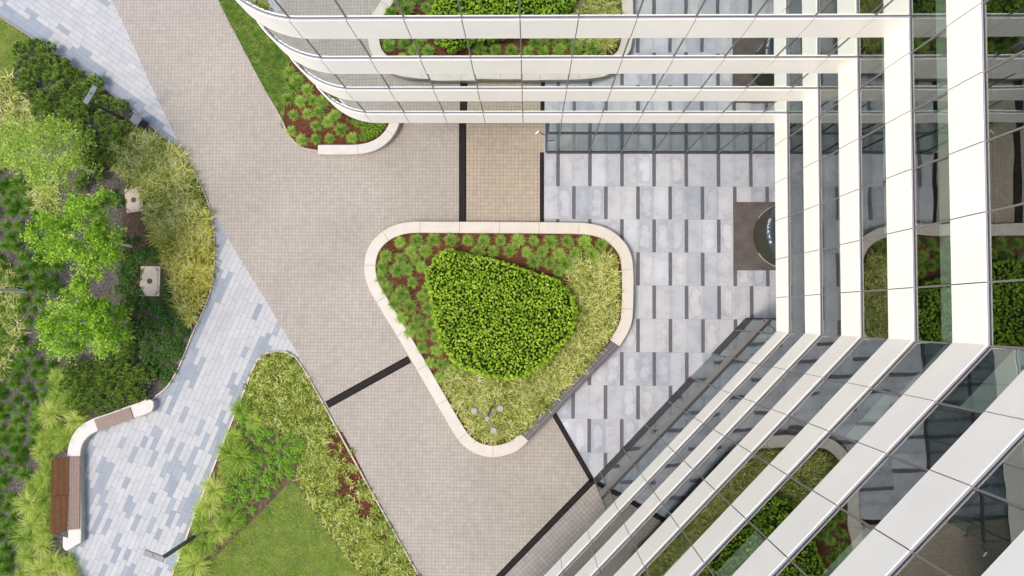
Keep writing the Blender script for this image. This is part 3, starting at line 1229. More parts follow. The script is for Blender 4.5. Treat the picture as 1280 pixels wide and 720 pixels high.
def arc_cut(L, seg, gap):
    """split a polyline into pieces of about seg metres with gaps between"""
    cum = [0]
    for a_, b_ in zip(L, L[1:]):
        cum.append(cum[-1] + (b_ - a_).length)
    tot = cum[-1]
    n = max(1, round(tot / seg))

    def at(s):
        s = min(max(s, 0), tot)
        for i in range(len(cum) - 1):
            if cum[i + 1] >= s:
                u = (s - cum[i]) / max(1e-9, cum[i + 1] - cum[i])
                return L[i].lerp(L[i + 1], u)
        return L[-1]
    out = []
    for j in range(n):
        s0, s1 = j * tot / n + (gap / 2 if j else 0), (j + 1) * tot / n - (gap / 2 if j < n - 1 else 0)
        ps = [at(s0)] + [L[i] for i in range(len(L)) if s0 + 0.02 < cum[i] < s1 - 0.02] + [at(s1)]
        out.append((s0, s1, ps))
    return out


def kerb(m, Lo, wd, h, seg, mt, ms, ch=0.02):
    Li = offset_line(Lo, wd)
    n_ = len(Lo)
    cum = [0]
    for a_, b_ in zip(Lo, Lo[1:]):
        cum.append(cum[-1] + (b_ - a_).length)
    tot = cum[-1]
    k = max(1, round(tot / seg))
    cuts = [j * tot / k for j in range(k + 1)]

    def at(L, s):
        for i in range(len(cum) - 1):
            if cum[i + 1] >= s - 1e-9:
                u = (s - cum[i]) / max(1e-9, cum[i + 1] - cum[i])
                return L[i].lerp(L[i + 1], u)
        return L[-1]
    for j in range(k):
        s0, s1 = cuts[j] + 0.008, cuts[j + 1] - 0.008
        ss = [s0] + [c_ for c_ in cum if s0 + 0.02 < c_ < s1 - 0.02] + [s1]
        O = [at(Lo, s) for s in ss]
        I = [at(Li, s) for s in ss]
        for q in range(len(ss) - 1):
            o0, o1, i0, i1 = O[q], O[q + 1], I[q], I[q + 1]
            co0, co1 = o0.lerp(i0, ch / wd), o1.lerp(i1, ch / wd)
            ci0, ci1 = i0.lerp(o0, ch / wd), i1.lerp(o1, ch / wd)
            V3 = lambda p, z: (p.x, p.y, z)
            m.face([V3(co0, h), V3(co1, h), V3(ci1, h), V3(ci0, h)], mt)
            m.face([V3(o0, h - ch), V3(o1, h - ch), V3(co1, h), V3(co0, h)], mt)
            m.face([V3(ci0, h), V3(ci1, h), V3(i1, h - ch), V3(i0, h - ch)], mt)
            m.face([V3(o0, 0), V3(o1, 0), V3(o1, h - ch), V3(o0, h - ch)], ms)
            m.face([V3(i1, 0), V3(i0, 0), V3(i0, h - ch), V3(i1, h - ch)], ms)
        for q in (0, -1):
            pts = [(O[q].x, O[q].y, 0), (O[q].x, O[q].y, h - ch), (O[q].lerp(I[q], ch / wd).x, O[q].lerp(I[q], ch / wd).y, h), (I[q].lerp(O[q], ch / wd).x, I[q].lerp(O[q], ch / wd).y, h), (I[q].x, I[q].y, h - ch), (I[q].x, I[q].y, 0)]
            m.face(pts if q else pts[::-1], ms)
    return Li


planter = empty('planter', W(640, 400), 'large rounded triangular planter with a pale stone kerb in the plaza', 'planter')
m = MB()
KI = kerb(m, KO, KWD, KZ, 2.35, 'kerb_stone', 'kerb_side')
m.build('kerb', planter)
m = MB()
KI2 = offset_line(KO, KWD - 0.08)
m.face([(p.x, p.y, 0.34) for p in KI2], 'mulch_red')
m.build('mulch', planter)
# slatted bench on the straight side
a_, b_ = KO[-1], KO[0]
d = (b_ - a_).normalized()
n_ = Vector((-d.y, d.x))
Lb = (b_ - a_).length
bn = MB()
bwd = 0.60
for j in range(3):
    o0, o1 = j * 0.2 + 0.0, j * 0.2 + 0.178
    for s_ in range(4):
        u0, u1 = Lb * s_ / 4 + 0.012, Lb * (s_ + 1) / 4 - 0.012
        bn.prism([a_ + d * u0 + n_ * o0, a_ + d * u1 + n_ * o0, a_ + d * u1 + n_ * o1, a_ + d * u0 + n_ * o1], KZ - 0.05, KZ - 0.004, 'slat_dark')
bo = bn.build('bench_seat', planter)
bn = MB()
bn.prism([a_ + n_ * 0.04, b_ + n_ * 0.04, b_ + n_ * 0.58, a_ + n_ * 0.58], 0.02, KZ - 0.08, 'slat_dark')
bn.build('bench_base', planter)
bn = MB()
for j in (1, 2):
    o0 = j * 0.2 - 0.019
    bn.prism([a_ + n_ * o0 + d * .05, b_ + n_ * o0 - d * .05, b_ + n_ * (o0 + 0.016) - d * .05, a_ + n_ * (o0 + 0.016) + d * .05], KZ - 0.06, KZ - 0.012, 'slat_line')
bn.build('bench_trim', bo)

PZ = 0.34
# hedge
HP = [(561.5, 311.3), (575, 317), (600, 321), (628, 328.8), (648, 335), (669, 342.5), (690, 348), (703.6, 356), (714, 370), (720.5, 390), (717, 408), (708, 424), (698, 434), (687.5, 446), (676, 458), (664.6, 464), (650, 472), (636, 472), (612, 470), (590, 463), (573, 457), (560, 444), (552, 430), (546, 410), (541, 385), (536, 363), (531.7, 345), (534, 337), (548, 318)]
HZ = 1.18
hp = [(p.x, p.y) for p in WP(HP, HZ - 0.05)]


def edge_dist(poly, X, Y):
    D_ = np.full(X.shape, 1e9)
    for i in range(len(poly)):
        ax_, ay_ = poly[i]
        bx_, by_ = poly[(i + 1) % len(poly)]
        dx, dy = bx_ - ax_, by_ - ay_
        u = np.clip(((X - ax_) * dx + (Y - ay_) * dy) / (dx * dx + dy * dy), 0, 1)
        D_ = np.minimum(D_, np.hypot(X - ax_ - u * dx, Y - ay_ - u * dy))
    return D_


pts = np.array(scatter(hp, 0.135, 30000))
ed = edge_dist(hp, pts[:, 0], pts[:, 1])
bumps = 0.07 * np.sin(pts[:, 0] * 3.1 + 1.3 * np.sin(pts[:, 1] * 2.2)) * np.sin(pts[:, 1] * 3.7 + 0.7)
z = HZ + bumps + rng.normal(0, 0.10, len(pts)) - 0.35 * np.exp(-ed / 0.10)
C0 = np.stack([pts[:, 0], pts[:, 1], z], 1)
# side rosettes
sp = []
for i in range(len(hp)):
    a_, b_ = Vector(hp[i]), Vector(hp[(i + 1) % len(hp)])
    for _ in range(int((b_ - a_).length * 34)):
        q = a_.lerp(b_, random.random())
        sp.append((q.x + random.gauss(0, .06), q.y + random.gauss(0, .06), random.uniform(PZ + .1, HZ - .1)))
C0 = np.concatenate([C0, np.array(sp)])
nl = 13
C = np.repeat(C0, nl, 0)
N = len(C)
dirs = unit(rng.normal(0, 1, (N, 3)) * [1, 1, 0.5] + [0, 0, 0.35])
C = C + dirs * rng.uniform(0.02, 0.09, (N, 1))
nrm = unit(dirs * 0.55 + [0, 0, 0.75] + rng.normal(0, 0.25, (N, 3)))
tone = np.clip(rng.normal(0.45, 0.2, N) + np.repeat(rng.normal(0, 0.2, len(C0)), nl), 0, 1)
V, fc, tn, al = leaf_data(C, nrm, rng.uniform(0.07, 0.12, N) * np.repeat(rng.uniform(0.75, 1.35, len(C0)), nl), tone)
hed = empty('hedge', W(630, 400, PZ), 'clipped bright green hedge block in the middle of the triangular planter', 'hedge')
me = mesh_tone('foliage', V - np.array(hed.location), fc, tn, al, 'leaf_hedge')
o = place('foliage', me, (0, 0, 0))
o.parent = hed
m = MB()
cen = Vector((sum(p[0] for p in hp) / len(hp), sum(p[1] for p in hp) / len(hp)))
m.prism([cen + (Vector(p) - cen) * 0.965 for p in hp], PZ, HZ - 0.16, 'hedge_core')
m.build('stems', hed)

# pale grass in the planter
inner = [(p.x, p.y) for p in offset_line(KO, KWD + 0.26)]
PG = [(757, 318), (748, 322), (728, 326), (708, 334), (712, 352), (722, 372), (724, 392), (718, 414), (708, 430), (690, 449), (668, 468), (640, 476), (610, 474), (588, 466), (572, 460), (560, 470), (553, 488), (556, 505), (566, 522), (578, 540), (592, 551), (610, 557), (630, 556), (648, 546), (655, 536), (700, 490), (763, 427), (776, 408), (779, 385), (779, 345), (773, 325)]
pgw = [(p.x, p.y) for p in WP(PG, PZ + 0.2)]
pts = [p for p in scatter(pgw, 0.155, 20000) if inside(inner + [(KO[-1].x, KO[-1].y)], *p)]
me = clump_blades(pts, 20, 0.50, 0.034, (0.4, 1.3), (0.6, 1.7), 0.07, mat='leaf_straw', name='ornamental_grass', zf=lambda p: PZ)
place('ornamental_grass', me, (0, 0, 0), label='pale straw green ornamental grass round the hedge in the planter', kind='stuff')

# tuft meshes
TUFT = []
for j in range(4):
    TUFT.append(clump_blades([(0, 0)], 340, 0.36, 0.020, (0.1, 1.5), (0.1, 0.7), 0.05, mat='leaf_tuft', name='grass_tuft'))
TUFTD = [clump_blades([(0, 0)], 300, 0.36, 0.020, (0.15, 1.5), (0.3, 1.0), 0.07, mat='leaf_tuft_dark', name='grass_tuft') for j in range(4)]
TP_TOP = [(130, 92), (175, 88), (222, 86), (270, 86), (316, 88), (360, 88), (406, 88), (452, 88), (496, 88), (543, 92), (588, 90), (635, 92), (682, 98), (345, 118), (430, 116), (478, 120), (565, 125), (610, 122), (655, 125), (540, 150), (585, 152), (498, 145), (520, 118), (385, 118), (565, 172)]
TP_LEFT = [(92, 130), (160, 118), (200, 116), (133, 138), (84, 160), (125, 168), (175, 142), (80, 190), (152, 168), (165, 202), (190, 160), (95, 222), (135, 234), (115, 262), (158, 268), (190, 240), (135, 300), (178, 305), (208, 272), (155, 338), (190, 345), (215, 314), (190, 382), (228, 352), (230, 388), (212, 422), (245, 428), (240, 462), (275, 440), (168, 325), (205, 225)]
for L, lab in ((TP_TOP, 'small green grass tuft in red mulch along the straight upper kerb of the planter'), (TP_LEFT, 'small green grass tuft in red mulch along the slanting left kerb of the planter')):
    for x, y in L:
        p = W(440 + x / 2.1816, 260 + y / 2.1816, PZ + 0.2)
        place('grass_tuft', random.choice(TUFT), (p.x, p.y, PZ), random.uniform(0, 6.28), random.uniform(0.92, 1.25), lab, 'grass tuft', lab.replace('small green grass tuft', 'grass tufts'))
TB = [(305, 270), (320, 325), (300, 370), (320, 430), (310, 490), (350, 525), (348, 378), (370, 335), (372, 425), (393, 375), (415, 418), (450, 453), (405, 470), (403, 520), (455, 518), (497, 485), (540, 515), (335, 300), (430, 380), (475, 430)]
for x, y in TB:
    p = W(260 + x / 3, y / 3, 0.2)
    place('grass_tuft', random.choice(TUFT), (p.x, p.y, 0.03), random.uniform(0, 6.28), random.uniform(0.92, 1.22), 'small green grass tuft in red mulch beside the rounded end of the upper facade', 'grass tuft', 'grass tufts in the upper bed')
# low dark cover near the seat wall
gc = [(p.x, p.y) for p in WP([(436, 152), (485, 150), (478, 165), (465, 174), (445, 178), (455, 165)])]
pts = np.array(scatter(gc, 0.1, 5000) + [(p[0], p[1] + 1.5) for p in scatter(gc, 0.1, 3000)])
C = np.repeat(np.stack([pts[:, 0], pts[:, 1], np.full(len(pts), 0.18)], 1), 9, 0)
C += rng.normal(0, 0.06, C.shape)
V, fc, tn, al = leaf_data(C, unit(rng.normal(0, .5, C.shape) + [0, 0, 1]), rng.uniform(.07, .12, len(C)), np.clip(rng.normal(.3, .25, len(C)), 0, 1))
place('ground_cover', mesh_tone('ground_cover', V, fc, tn, al, 'leaf_fresh'), (0, 0, 0), label='low leafy green ground cover inside the curved seat wall', kind='stuff')

# seat wall of the upper bed
SWO = [(397, 193), (420, 193), (446, 192.6), (462, 190), (477, 183.5), (489, 173), (497, 160), (500, 148), (501, 120)]
so_l = smooth_line([(p.x, p.y) for p in WP(SWO, KZ)], 0.16)
st_ = empty('seat_wall', W(450, 187), 'low curved white stone seat wall ending the upper planting bed', 'seat wall')
m = MB()
kerb(m, so_l, 0.60, KZ, 2.3, 'concrete_white', 'kerb_side')
m.build('stone', st_)

# ------------------------------------------------------------------ long curved bench
bench = empty('park_bench', W(100, 580), 'long curved white concrete bench with wooden slats and a brown backrest', 'bench')
BO = [(189, 514.5), (180, 518.5), (168, 522.5), (145, 531), (122.9, 538.5), (112, 544), (104.5, 552), (100.8, 562), (100, 574), (100.3, 600), (101, 640), (101.2, 664), (100.8, 678)]
bl = smooth_line([(p.x, p.y) for p in WP(BO, KZ)], 0.15)
m = MB()
kerb(m, bl[::-1], 0.82, KZ - 0.03, 30, 'concrete_white', 'kerb_side', 0.03)
m.build('concrete_base', bench)
m = MB()
for pq in ([(101, 678), (78.2, 671), (78, 684), (81, 688.5), (84, 688)], [(189, 514), (191.5, 508), (191, 502), (187, 499.5), (182, 501), (186, 515)]):
    m = MB()
    m.prism([(p.x, p.y) for p in WP(pq, KZ)], 0, KZ - 0.035, 'concrete_white')
    m.build('rounded_end', bench)


def slats(quad_px, n, mat, z0, z1, gap, name, zt=None):
    """quad corners: start-left, start-right, end-right, end-left (slats run start to end)"""
    q = WP(quad_px, z1)
    m = MB()
    for j in range(n):
        u0, u1 = (j + gap / 2) / n, (j + 1 - gap / 2) / n
        p = [q[0].lerp(q[1], u0), q[0].lerp(q[1], u1), q[3].lerp(q[2], u1), q[3].lerp(q[2], u0)]
        m.prism([(x.x, x.y) for x in p], z0, z1, mat)
    return m.build(name, bench)


slats([(85.3, 571), (99.8, 570.5), (99.3, 661.5), (85, 662.5)], 7, 'wood_grey', KZ - 0.02, KZ + 0.03, 0.14, 'slatted_seat')
slats([(117.5, 524.5), (122.5, 539.5), (166.5, 523), (162, 509)], 7, 'wood_grey', KZ - 0.02, KZ + 0.03, 0.14, 'slatted_seat')
# leaning backrest: planks across from seat edge (low) to top edge (high, further back)
lo0, lo1 = W(86, 570, 0.5), W(84.5, 664.5, 0.5)
hi0, hi1 = W(64, 574.5, 1.12), W(62.5, 668.5, 1.12)
for half in (0, 1):
    m = MB()
    nn = 6
    for j in range(nn):
        u0, u1 = (j + 0.03) / nn, (j + 0.97) / nn
        v0, v1 = half * 0.5 + 0.003, half * 0.5 + 0.497
        P = [lo0.lerp(lo1, v0).lerp(hi0.lerp(hi1, v0), u0), lo0.lerp(lo1, v1).lerp(hi0.lerp(hi1, v1), u0), lo0.lerp(lo1, v1).lerp(hi0.lerp(hi1, v1), u1), lo0.lerp(lo1, v0).lerp(hi0.lerp(hi1, v0), u1)]
        nn_ = (P[1] - P[0]).cross(P[3] - P[0]).normalized() * 0.035
        c_ = (P[0] + P[1] + P[2] + P[3]) / 4
        m.obox(c_, (P[1] - P[0]) / 2, (P[3] - P[0]) / 2, nn_ / 2, 'wood_brown' if (j + half) % 2 else 'wood_brown_pale')
    m.build('backrest', bench)
m = MB()
for v_ in (0.08, 0.5, 0.92):
    p0 = lo0.lerp(lo1, v_)
    p1 = hi0.lerp(hi1, v_)
    off_ = Vector((-0.05, 0, -0.06))
    m.tube([Vector((p0.x, p0.y, 0.3)) + off_, p0 + off_, p1 + off_], 0.03, 'frame_dark', 6)
m.build('backrest_support', bench)

# ------------------------------------------------------------------ lamps, bin, covers


def slim_lamp(top_px, head_px, h, label):
    tp_ = W(top_px[0], top_px[1], h)
    hd = W(head_px[0], head_px[1], h)
    d = (hd - tp_).normalized()
    s_ = Vector((-d.y, d.x, 0))
    o = empty('street_lamp', (tp_.x, tp_.y, 0), label, 'street lamp', 'slim street lamps along the paved path')
    m = MB()
    m.obox((tp_.x, tp_.y, h / 2), d * 0.085, s_ * 0.085, (0, 0, h / 2), 'lamp_dark')
    m.build('pole', o)
    m = MB()
    L = (hd - tp_).length
    m.obox(tp_ + d * (L / 2 - 0.08) + Vector((0, 0, 0.04)), d * (L / 2 + 0.09), s_ * 0.15, (0, 0, 0.05), 'lamp_blue_grey')
    ho = m.build('lamp_head', o)
    m = MB()
    m.obox(tp_ + d * (L / 2) + Vector((0, 0, 0.10)), d * 0.05, s_ * 0.05, (0, 0, 0.03), 'lamp_dark')
    m.build('sensor', ho)
    m = MB()
    m.obox((tp_.x, tp_.y, 0.02), d * 0.16, s_ * 0.16, (0, 0, 0.03), 'lamp_dark')
    m.build('base_plate', o)


slim_lamp((109.5, 126.5), (120, 108.5), 3.8, 'slim dark street lamp with flat grey head among the dark pines')
slim_lamp((202, 698), (181, 690), 3.8, 'slim dark street lamp leaning over the path from the grassy wedge')

bc = W(169.5, 149.5, 0.9)
bt = empty('litter_bin', (bc.x, bc.y, 0), 'square grey litter bin at the path edge near the upper lamp', 'litter bin')
u = Vector((math.cos(math.radians(-35)), math.sin(math.radians(-35)), 0))
v = Vector((-u.y, u.x, 0))
m = MB()
m.obox(bc - Vector((0, 0, 0.47)), u * 0.27, v * 0.23, (0, 0, 0.43), 'lamp_dark')
m.build('body', bt)
m = MB()
m.obox(bc - Vector((0, 0, 0.02)), u * 0.30, v * 0.25, (0, 0, 0.02), 'lamp_blue_grey')
m.build('lid', bt)


def cover(px, rz, label, sx=0.62, sy=0.92):
    c_ = W(px[0], px[1], 0.1)
    o = empty('utility_cover', (c_.x, c_.y, 0), label, 'utility cover', 'concrete utility covers in the left bed')
    u = Vector((math.cos(rz), math.sin(rz), 0))
    v = Vector((-u.y, u.x, 0))
    m = MB()
    m.obox((c_.x, c_.y, 0.06), u * sx, v * sy, (0, 0, 0.06), 'cover_concrete')
    so_ = m.build('slab', o)
    m = MB()
    k = 0.30
    oc = [(-0.78, -0.82 + k), (-0.78 + k, -0.82), (0.78 - k, -0.82), (0.78, -0.82 + k), (0.78, 0.82 - k), (0.78 - k, 0.82), (-0.78 + k, 0.82), (-0.78, 0.82 - k)]
    m.prism([(c_.x + u.x * a_ * sx + v.x * b_ * sy, c_.y + u.y * a_ * sx + v.y * b_ * sy) for a_, b_ in oc], 0.1, 0.15, 'cover_concrete')
    m.build('raised_lid', o)
    m = MB()
    for a_ in (-1, 1):
        for b_ in (-1, 1):
            q = c_ + u * (a_ * sx * 0.74) + v * (b_ * sy * 0.80)
            dd = (u * a_ * 0.12 - v * b_ * 0.12)
            nn_ = Vector((-dd.y, dd.x, 0)).normalized() * 0.025
            m.obox((q.x, q.y, 0.121), dd, nn_, (0, 0, 0.006), 'frame_dark')
    m.build('lifting_slot', o)
    m = MB()
    m.prism([(c_.x + 0.17 * math.cos(2 * PI * q / 24), c_.y + 0.17 * math.sin(2 * PI * q / 24)) for q in range(24)], 0.14, 0.156, 'mat_brown')
    m.build('iron_lid', o)


cover((187.6, 351.5), 0.0, 'rectangular beige concrete cover lying clear in the mulch')
cover((167.5, 250), math.radians(8), 'beige concrete cover half hidden under the straw coloured grass', 0.52, 0.74)

# three headed lamp in the planter
LH = 4.6
lt = W(609, 522.6, LH)
lo_ = empty('lamp_post', (lt.x, lt.y, PZ), 'three armed lamp post with round pale heads standing in the planter grass', 'lamp post')
m = MB()
m.tube([(lt.x, lt.y, PZ), (lt.x, lt.y, 2.0), (lt.x, lt.y, LH)], [0.075, 0.07, 0.06], 'lamp_grey', 14)
m.build('pole', lo_)
m = MB()
m.tube([(lt.x, lt.y, LH - 0.04), (lt.x, lt.y, LH + 0.1)], 0.10, 'lamp_head', 14)
m.build('cap', lo_)
for hx in ((593, 513.5), (625.7, 510.7), (617.4, 538.3)):
    hp_ = W(hx[0], hx[1], LH + 0.06)
    m = MB()
    m.tube([(lt.x, lt.y, LH - 0.05), (hp_.x, hp_.y, LH - 0.05)], 0.045, 'lamp_grey', 8)
    ao = m.build('arm', lo_)
    m = MB()
    m.tube([(hp_.x, hp_.y, LH - 0.30), (hp_.x, hp_.y, LH - 0.22), (hp_.x, hp_.y, LH + 0.06), (hp_.x, hp_.y, LH + 0.1)], [0.15, 0.185, 0.185, 0.14], 'lamp_head', 20)
    m.build('lamp_head', ao)

# ------------------------------------------------------------------ trees


def tree(base_px, crown_px, hc, rad, hz, nclump, nleaf, mat, bark, label, lsize=0.14, crad=0.42, trunk_r=0.07, seed=1, flat=0.75):
    rs = random.Random(seed)
    rg = np.random.default_rng(seed)
    b = W(base_px[0], base_px[1], 0)
    c_ = W(crown_px[0], crown_px[1], hc)
    o = empty('tree', (b.x, b.y, 0.03), label, 'tree', 'young trees in the left bed')
    cl = []
    while len(cl) < nclump:
        p = np.array([rs.uniform(-1, 1) for _ in range(3)])
        r_ = np.linalg.norm(p)
        if r_ > 1 or r_ < 0.2:
            continue
        ang = math.atan2(p[1], p[0])
        lim = 0.78 + 0.22 * math.sin(3 * ang + seed) + 0.12 * math.sin(5 * ang + 2 * seed)
        if math.hypot(p[0], p[1]) > lim:
            continue
        cl.append((c_.x + p[0] * rad[0], c_.y + p[1] * rad[1], c_.z + p[2] * hz))
    m = MB()
    top = Vector((c_.x, c_.y, c_.z + hz * 0.75))
    P0 = Vector((b.x, b.y, 0.0))
    P1 = P0.lerp(top, 0.4) + Vector((0.06, -0.05, 0))
    P2 = P0.lerp(top, 0.75) + Vector((-0.05, 0.05, 0))
    m.tube([P0, P0.lerp(P1, .5), P1, P2, top], [trunk_r * 1.25, trunk_r, trunk_r * 0.85, trunk_r * 0.5, trunk_r * 0.15], bark, 9)
    m.build('trunk', o)
    m = MB()
    for q in cl[::2]:
        q = Vector(q)
        s_ = P1.lerp(top, rs.uniform(0.0, 0.6))
        mid = s_.lerp(q, 0.5) + Vector((0, 0, -0.12))
        m.tube([s_, mid, q], [trunk_r * 0.34, trunk_r * 0.22, trunk_r * 0.08], bark, 5)
    m.build('limbs', o)
    cl = np.array(cl)
    sz = rg.uniform(0.6, 1.3, len(cl)) * crad
    C = np.repeat(cl, nleaf, 0)
    N = len(C)
    S_ = np.repeat(sz, nleaf)[:, None]
    # a clump is a few short leafy twigs spreading from its centre
    tw = unit(rg.normal(0, 1, (N // 6 + 1, 3)) * [1, 1, 0.7] + [0, 0, 0.15])
    tw = np.repeat(tw, 6, 0)[:N]
    dd = tw * rg.uniform(0.15, 1.15, (N, 1)) + rg.normal(0, 0.13, (N, 3))
    C = C + dd * S_ * [1, 1, flat]
    nrm = unit(rg.normal(0, 0.55, (N, 3)) + [0, 0, 0.8])
    tone = np.clip(rg.normal(0.45, 0.22, N) + np.repeat(rg.normal(0, 0.13, len(cl)), nleaf), 0, 1)
    V, fc, tn, al = leaf_data(C, nrm, rg.uniform(0.7, 1.3, N) * lsize, tone)
    me = mesh_tone('crown', V - np.array([b.x, b.y, 0.03]), fc, tn, al, mat)
    q = place('crown', me, (0, 0, 0))
    q.parent = o


tree((165, 308), (98, 292), 4.3, (2.7, 2.6), 1.5, 135, 115, 'leaf_tree', 'birch_bark', 'dense bright green tree, the upper of the two leafy crowns by the concrete covers', seed=4, lsize=0.135, crad=0.46)
tree((163, 402), (103, 402), 4.2, (2.7, 2.45), 1.4, 128, 115, 'leaf_tree', 'birch_bark', 'dense bright green tree, the lower of the two leafy crowns nearer the bench', seed=9, lsize=0.135, crad=0.46)
tree((124, 217.5), (58, 192), 4.6, (2.9, 2.3), 1.7, 120, 70, 'leaf_tree_pale', 'birch_bark', 'airy yellow green tree with a slim white trunk beside the dark pines', seed=5, lsize=0.13, crad=0.6)
tree((34, 364), (-85, 356), 6.0, (2.5, 2.5), 1.5, 60, 50, 'leaf_tree', 'birch_bark', 'pale grey trunk leaning out of frame at the left edge', seed=6, trunk_r=0.10)

# ------------------------------------------------------------------ shrubs in the left bed
PINE = []
for j in range(4):
    n = 46
    th = rng.uniform(0, 2 * PI, n)
    r_ = np.sqrt(rng.uniform(0, 1, n)) * 0.55
    zz = 0.62 * np.sqrt(np.clip(1 - (r_ / 0.62) ** 2, 0, 1)) * rng.uniform(0.45, 1.15, n)
    root = np.stack([r_ * np.cos(th), r_ * np.sin(th), zz * 0.75], 1)
    root = np.repeat(root, 13, 0)
    N = len(root)
    az = rng.uniform(0, 2 * PI, N)
    V, fc, tn, al = blade_data(root + rng.normal(0, 0.014, (N, 3)), az, rng.uniform(0.8, 1.5, N), rng.uniform(0.18, 0.34, N), rng.uniform(0.026, 0.042, N), rng.uniform(-0.2, 0.3, N), np.clip(rng.normal(.5, .25, N), 0, 1))
    PINE.append(mesh_tone('pine_shrub', V, fc, tn, al, 'leaf_pine'))
core = MB()


def pines(px_poly, mind, label, sc=(0.8, 1.25)):
    poly = [(p.x, p.y) for p in WP(px_poly, 0.3)]
    for p in scatter(poly, mind, 3000):
        place('pine_shrub', random.choice(PINE), (p[0], p[1], 0.03), random.uniform(0, 6.28), random.uniform(*sc), label, 'pine shrub', label.replace('dark green dwarf pine shrub', 'dwarf pines'))


pines([(24, 62), (45, 52), (70, 70), (98, 92), (128, 114), (150, 128), (160, 150), (148, 180), (132, 212), (118, 235), (104, 236), (96, 170), (62, 160), (36, 125), (22, 95)], 0.72, 'dark green dwarf pine shrub round the slim lamp at the upper path edge')
pines([(86, 462), (130, 452), (172, 450), (186, 468), (186, 482), (160, 494), (122, 510), (100, 522), (92, 515), (84, 495)], 0.66, 'dark green dwarf pine shrub behind the curved wooden bench')
pines([(148, 392), (165, 384), (170, 420), (164, 446), (150, 446)], 0.6, 'dark green dwarf pine shrub at the foot of the lower tree', (0.6, 0.85))

# straw and gold grass
GOLD_T = [(142, 172), (165, 160), (188, 170), (212, 182), (232, 202), (245, 238), (258, 275), (238, 282), (205, 292), (186, 280), (180, 248), (160, 226), (140, 206)]
GOLD_B = [(258, 270), (263, 300), (262, 335), (257, 362), (246, 385), (236, 402), (227, 394), (216, 368), (211, 335), (202, 310), (188, 290), (205, 285), (240, 275)]
for poly, lab, mt in ((GOLD_T, 'straw coloured ornamental grass along the curved bed edge by the plaza', 'leaf_straw'), (GOLD_B, 'golden green ornamental grass at the bed edge above the dark ground cover', 'leaf_gold')):
    pw = [(p.x, p.y) for p in WP(poly, 0.2)]
    me = clump_blades(scatter(pw, 0.29, 9000), 48, 0.58, 0.034, (0.25, 1.3), (0.6, 1.6), 0.06, mat=mt, name='ornamental_grass', zf=lambda p: 0.03)
    place('ornamental_grass', me, (0, 0, 0), label=lab, kind='stuff')
PALE = [[(-30, 92), (8, 92), (24, 108), (38, 135), (50, 165), (40, 215), (22, 205), (0, 205), (-30, 205)], [(34, 225), (70, 232), (72, 268), (58, 275), (42, 258)], [(-20, 330), (10, 330), (22, 360), (18, 390), (28, 420), (0, 470), (-20, 470)]]
for poly in PALE:
    pw = [(p.x, p.y) for p in WP(poly, 0.1)]
    me = clump_blades(scatter(pw, 0.32, 4000), 26, 0.55, 0.036, (0.3, 1.3), (0.7, 1.7), 0.09, mat='leaf_straw', name='ornamental_grass', zf=lambda p: 0.03)
    place('ornamental_grass', me, (0, 0, 0), label='patchy pale grass near the left edge of the planting bed', kind='stuff')

# rows of dark tufts
FIELD = [(-30, 195), (22, 205), (38, 240), (60, 275), (78, 300), (82, 345), (70, 395), (56, 430), (72, 470), (60, 505), (45, 545), (34, 590), (26, 640), (18, 720), (-30, 720)]
n_f = 0
row = 0
yy = 200.0
while yy < 735:
    xx = -12 + (row % 2) * 8.5
    while xx < 90:
        jx, jy = xx + random.uniform(-3.6, 3.6), yy + random.uniform(-3.4, 3.4)
        if inside(FIELD, jx, jy) and random.random() > 0.07:
            p = W(jx, jy, 0.15)
            up_ = yy < 430
            lab = 'small dark green grass tuft in the rows on grey soil beside the trees' if up_ else 'small dark green grass tuft in the rows on grey soil beside the bench grass'
            place('grass_tuft', random.choice(TUFTD), (p.x, p.y, 0.03), random.uniform(0, 6.28), random.uniform(0.75, 1.15), lab, 'grass tuft', 'dark grass tufts in rows, ' + ('upper' if up_ else 'lower'))
            n_f += 1
        xx += 17.0
    yy += 13.5
    row += 1

# fountain grasses
FOUNT = []
for j in range(4):
    FOUNT.append(clump_blades([(0, 0)], 480, 1.0, 0.022, (0.45, 1.45), (0.8, 2.0), 0.09, mat='leaf_fountain', name='fountain_grass', lvar=0.35))


def fount(pts, label, group, sc=(0.7, 1.0)):
    for x, y in pts:
        p = W(x, y, 0.3)
        place('fountain_grass', random.choice(FOUNT), (p.x, p.y, 0.03), random.uniform(0, 6.28), random.uniform(*sc), label, 'grass', group)


fb = scatter([(72, 455), (92, 468), (98, 520), (92, 540), (72, 560), (60, 572), (58, 640), (60, 676), (76, 695), (90, 712), (96, 740), (20, 740), (24, 690), (34, 640), (42, 590), (52, 545), (66, 505)], 17, 2500)
fount([q for q in fb if q[1] < 570], 'drooping bright green fountain grass behind the bend of the bench', 'fountain grasses above the backrest', (0.6, 0.85))
fount([q for q in fb if q[1] >= 570], 'drooping bright green fountain grass behind the wooden backrest', 'fountain grasses below', (0.6, 0.9))
fw = [(300, 512), (318, 526), (292, 545), (286, 566), (302, 572), (282, 588), (268, 612), (262, 632), (276, 646), (250, 656), (256, 680), (272, 664), (288, 650), (236, 690), (244, 706), (252, 640), (225, 712), (228, 730)]
fount(fw, 'drooping bright green fountain grass along the path side of the lower wedge', 'fountain grasses in the lower wedge', (0.62, 0.95))

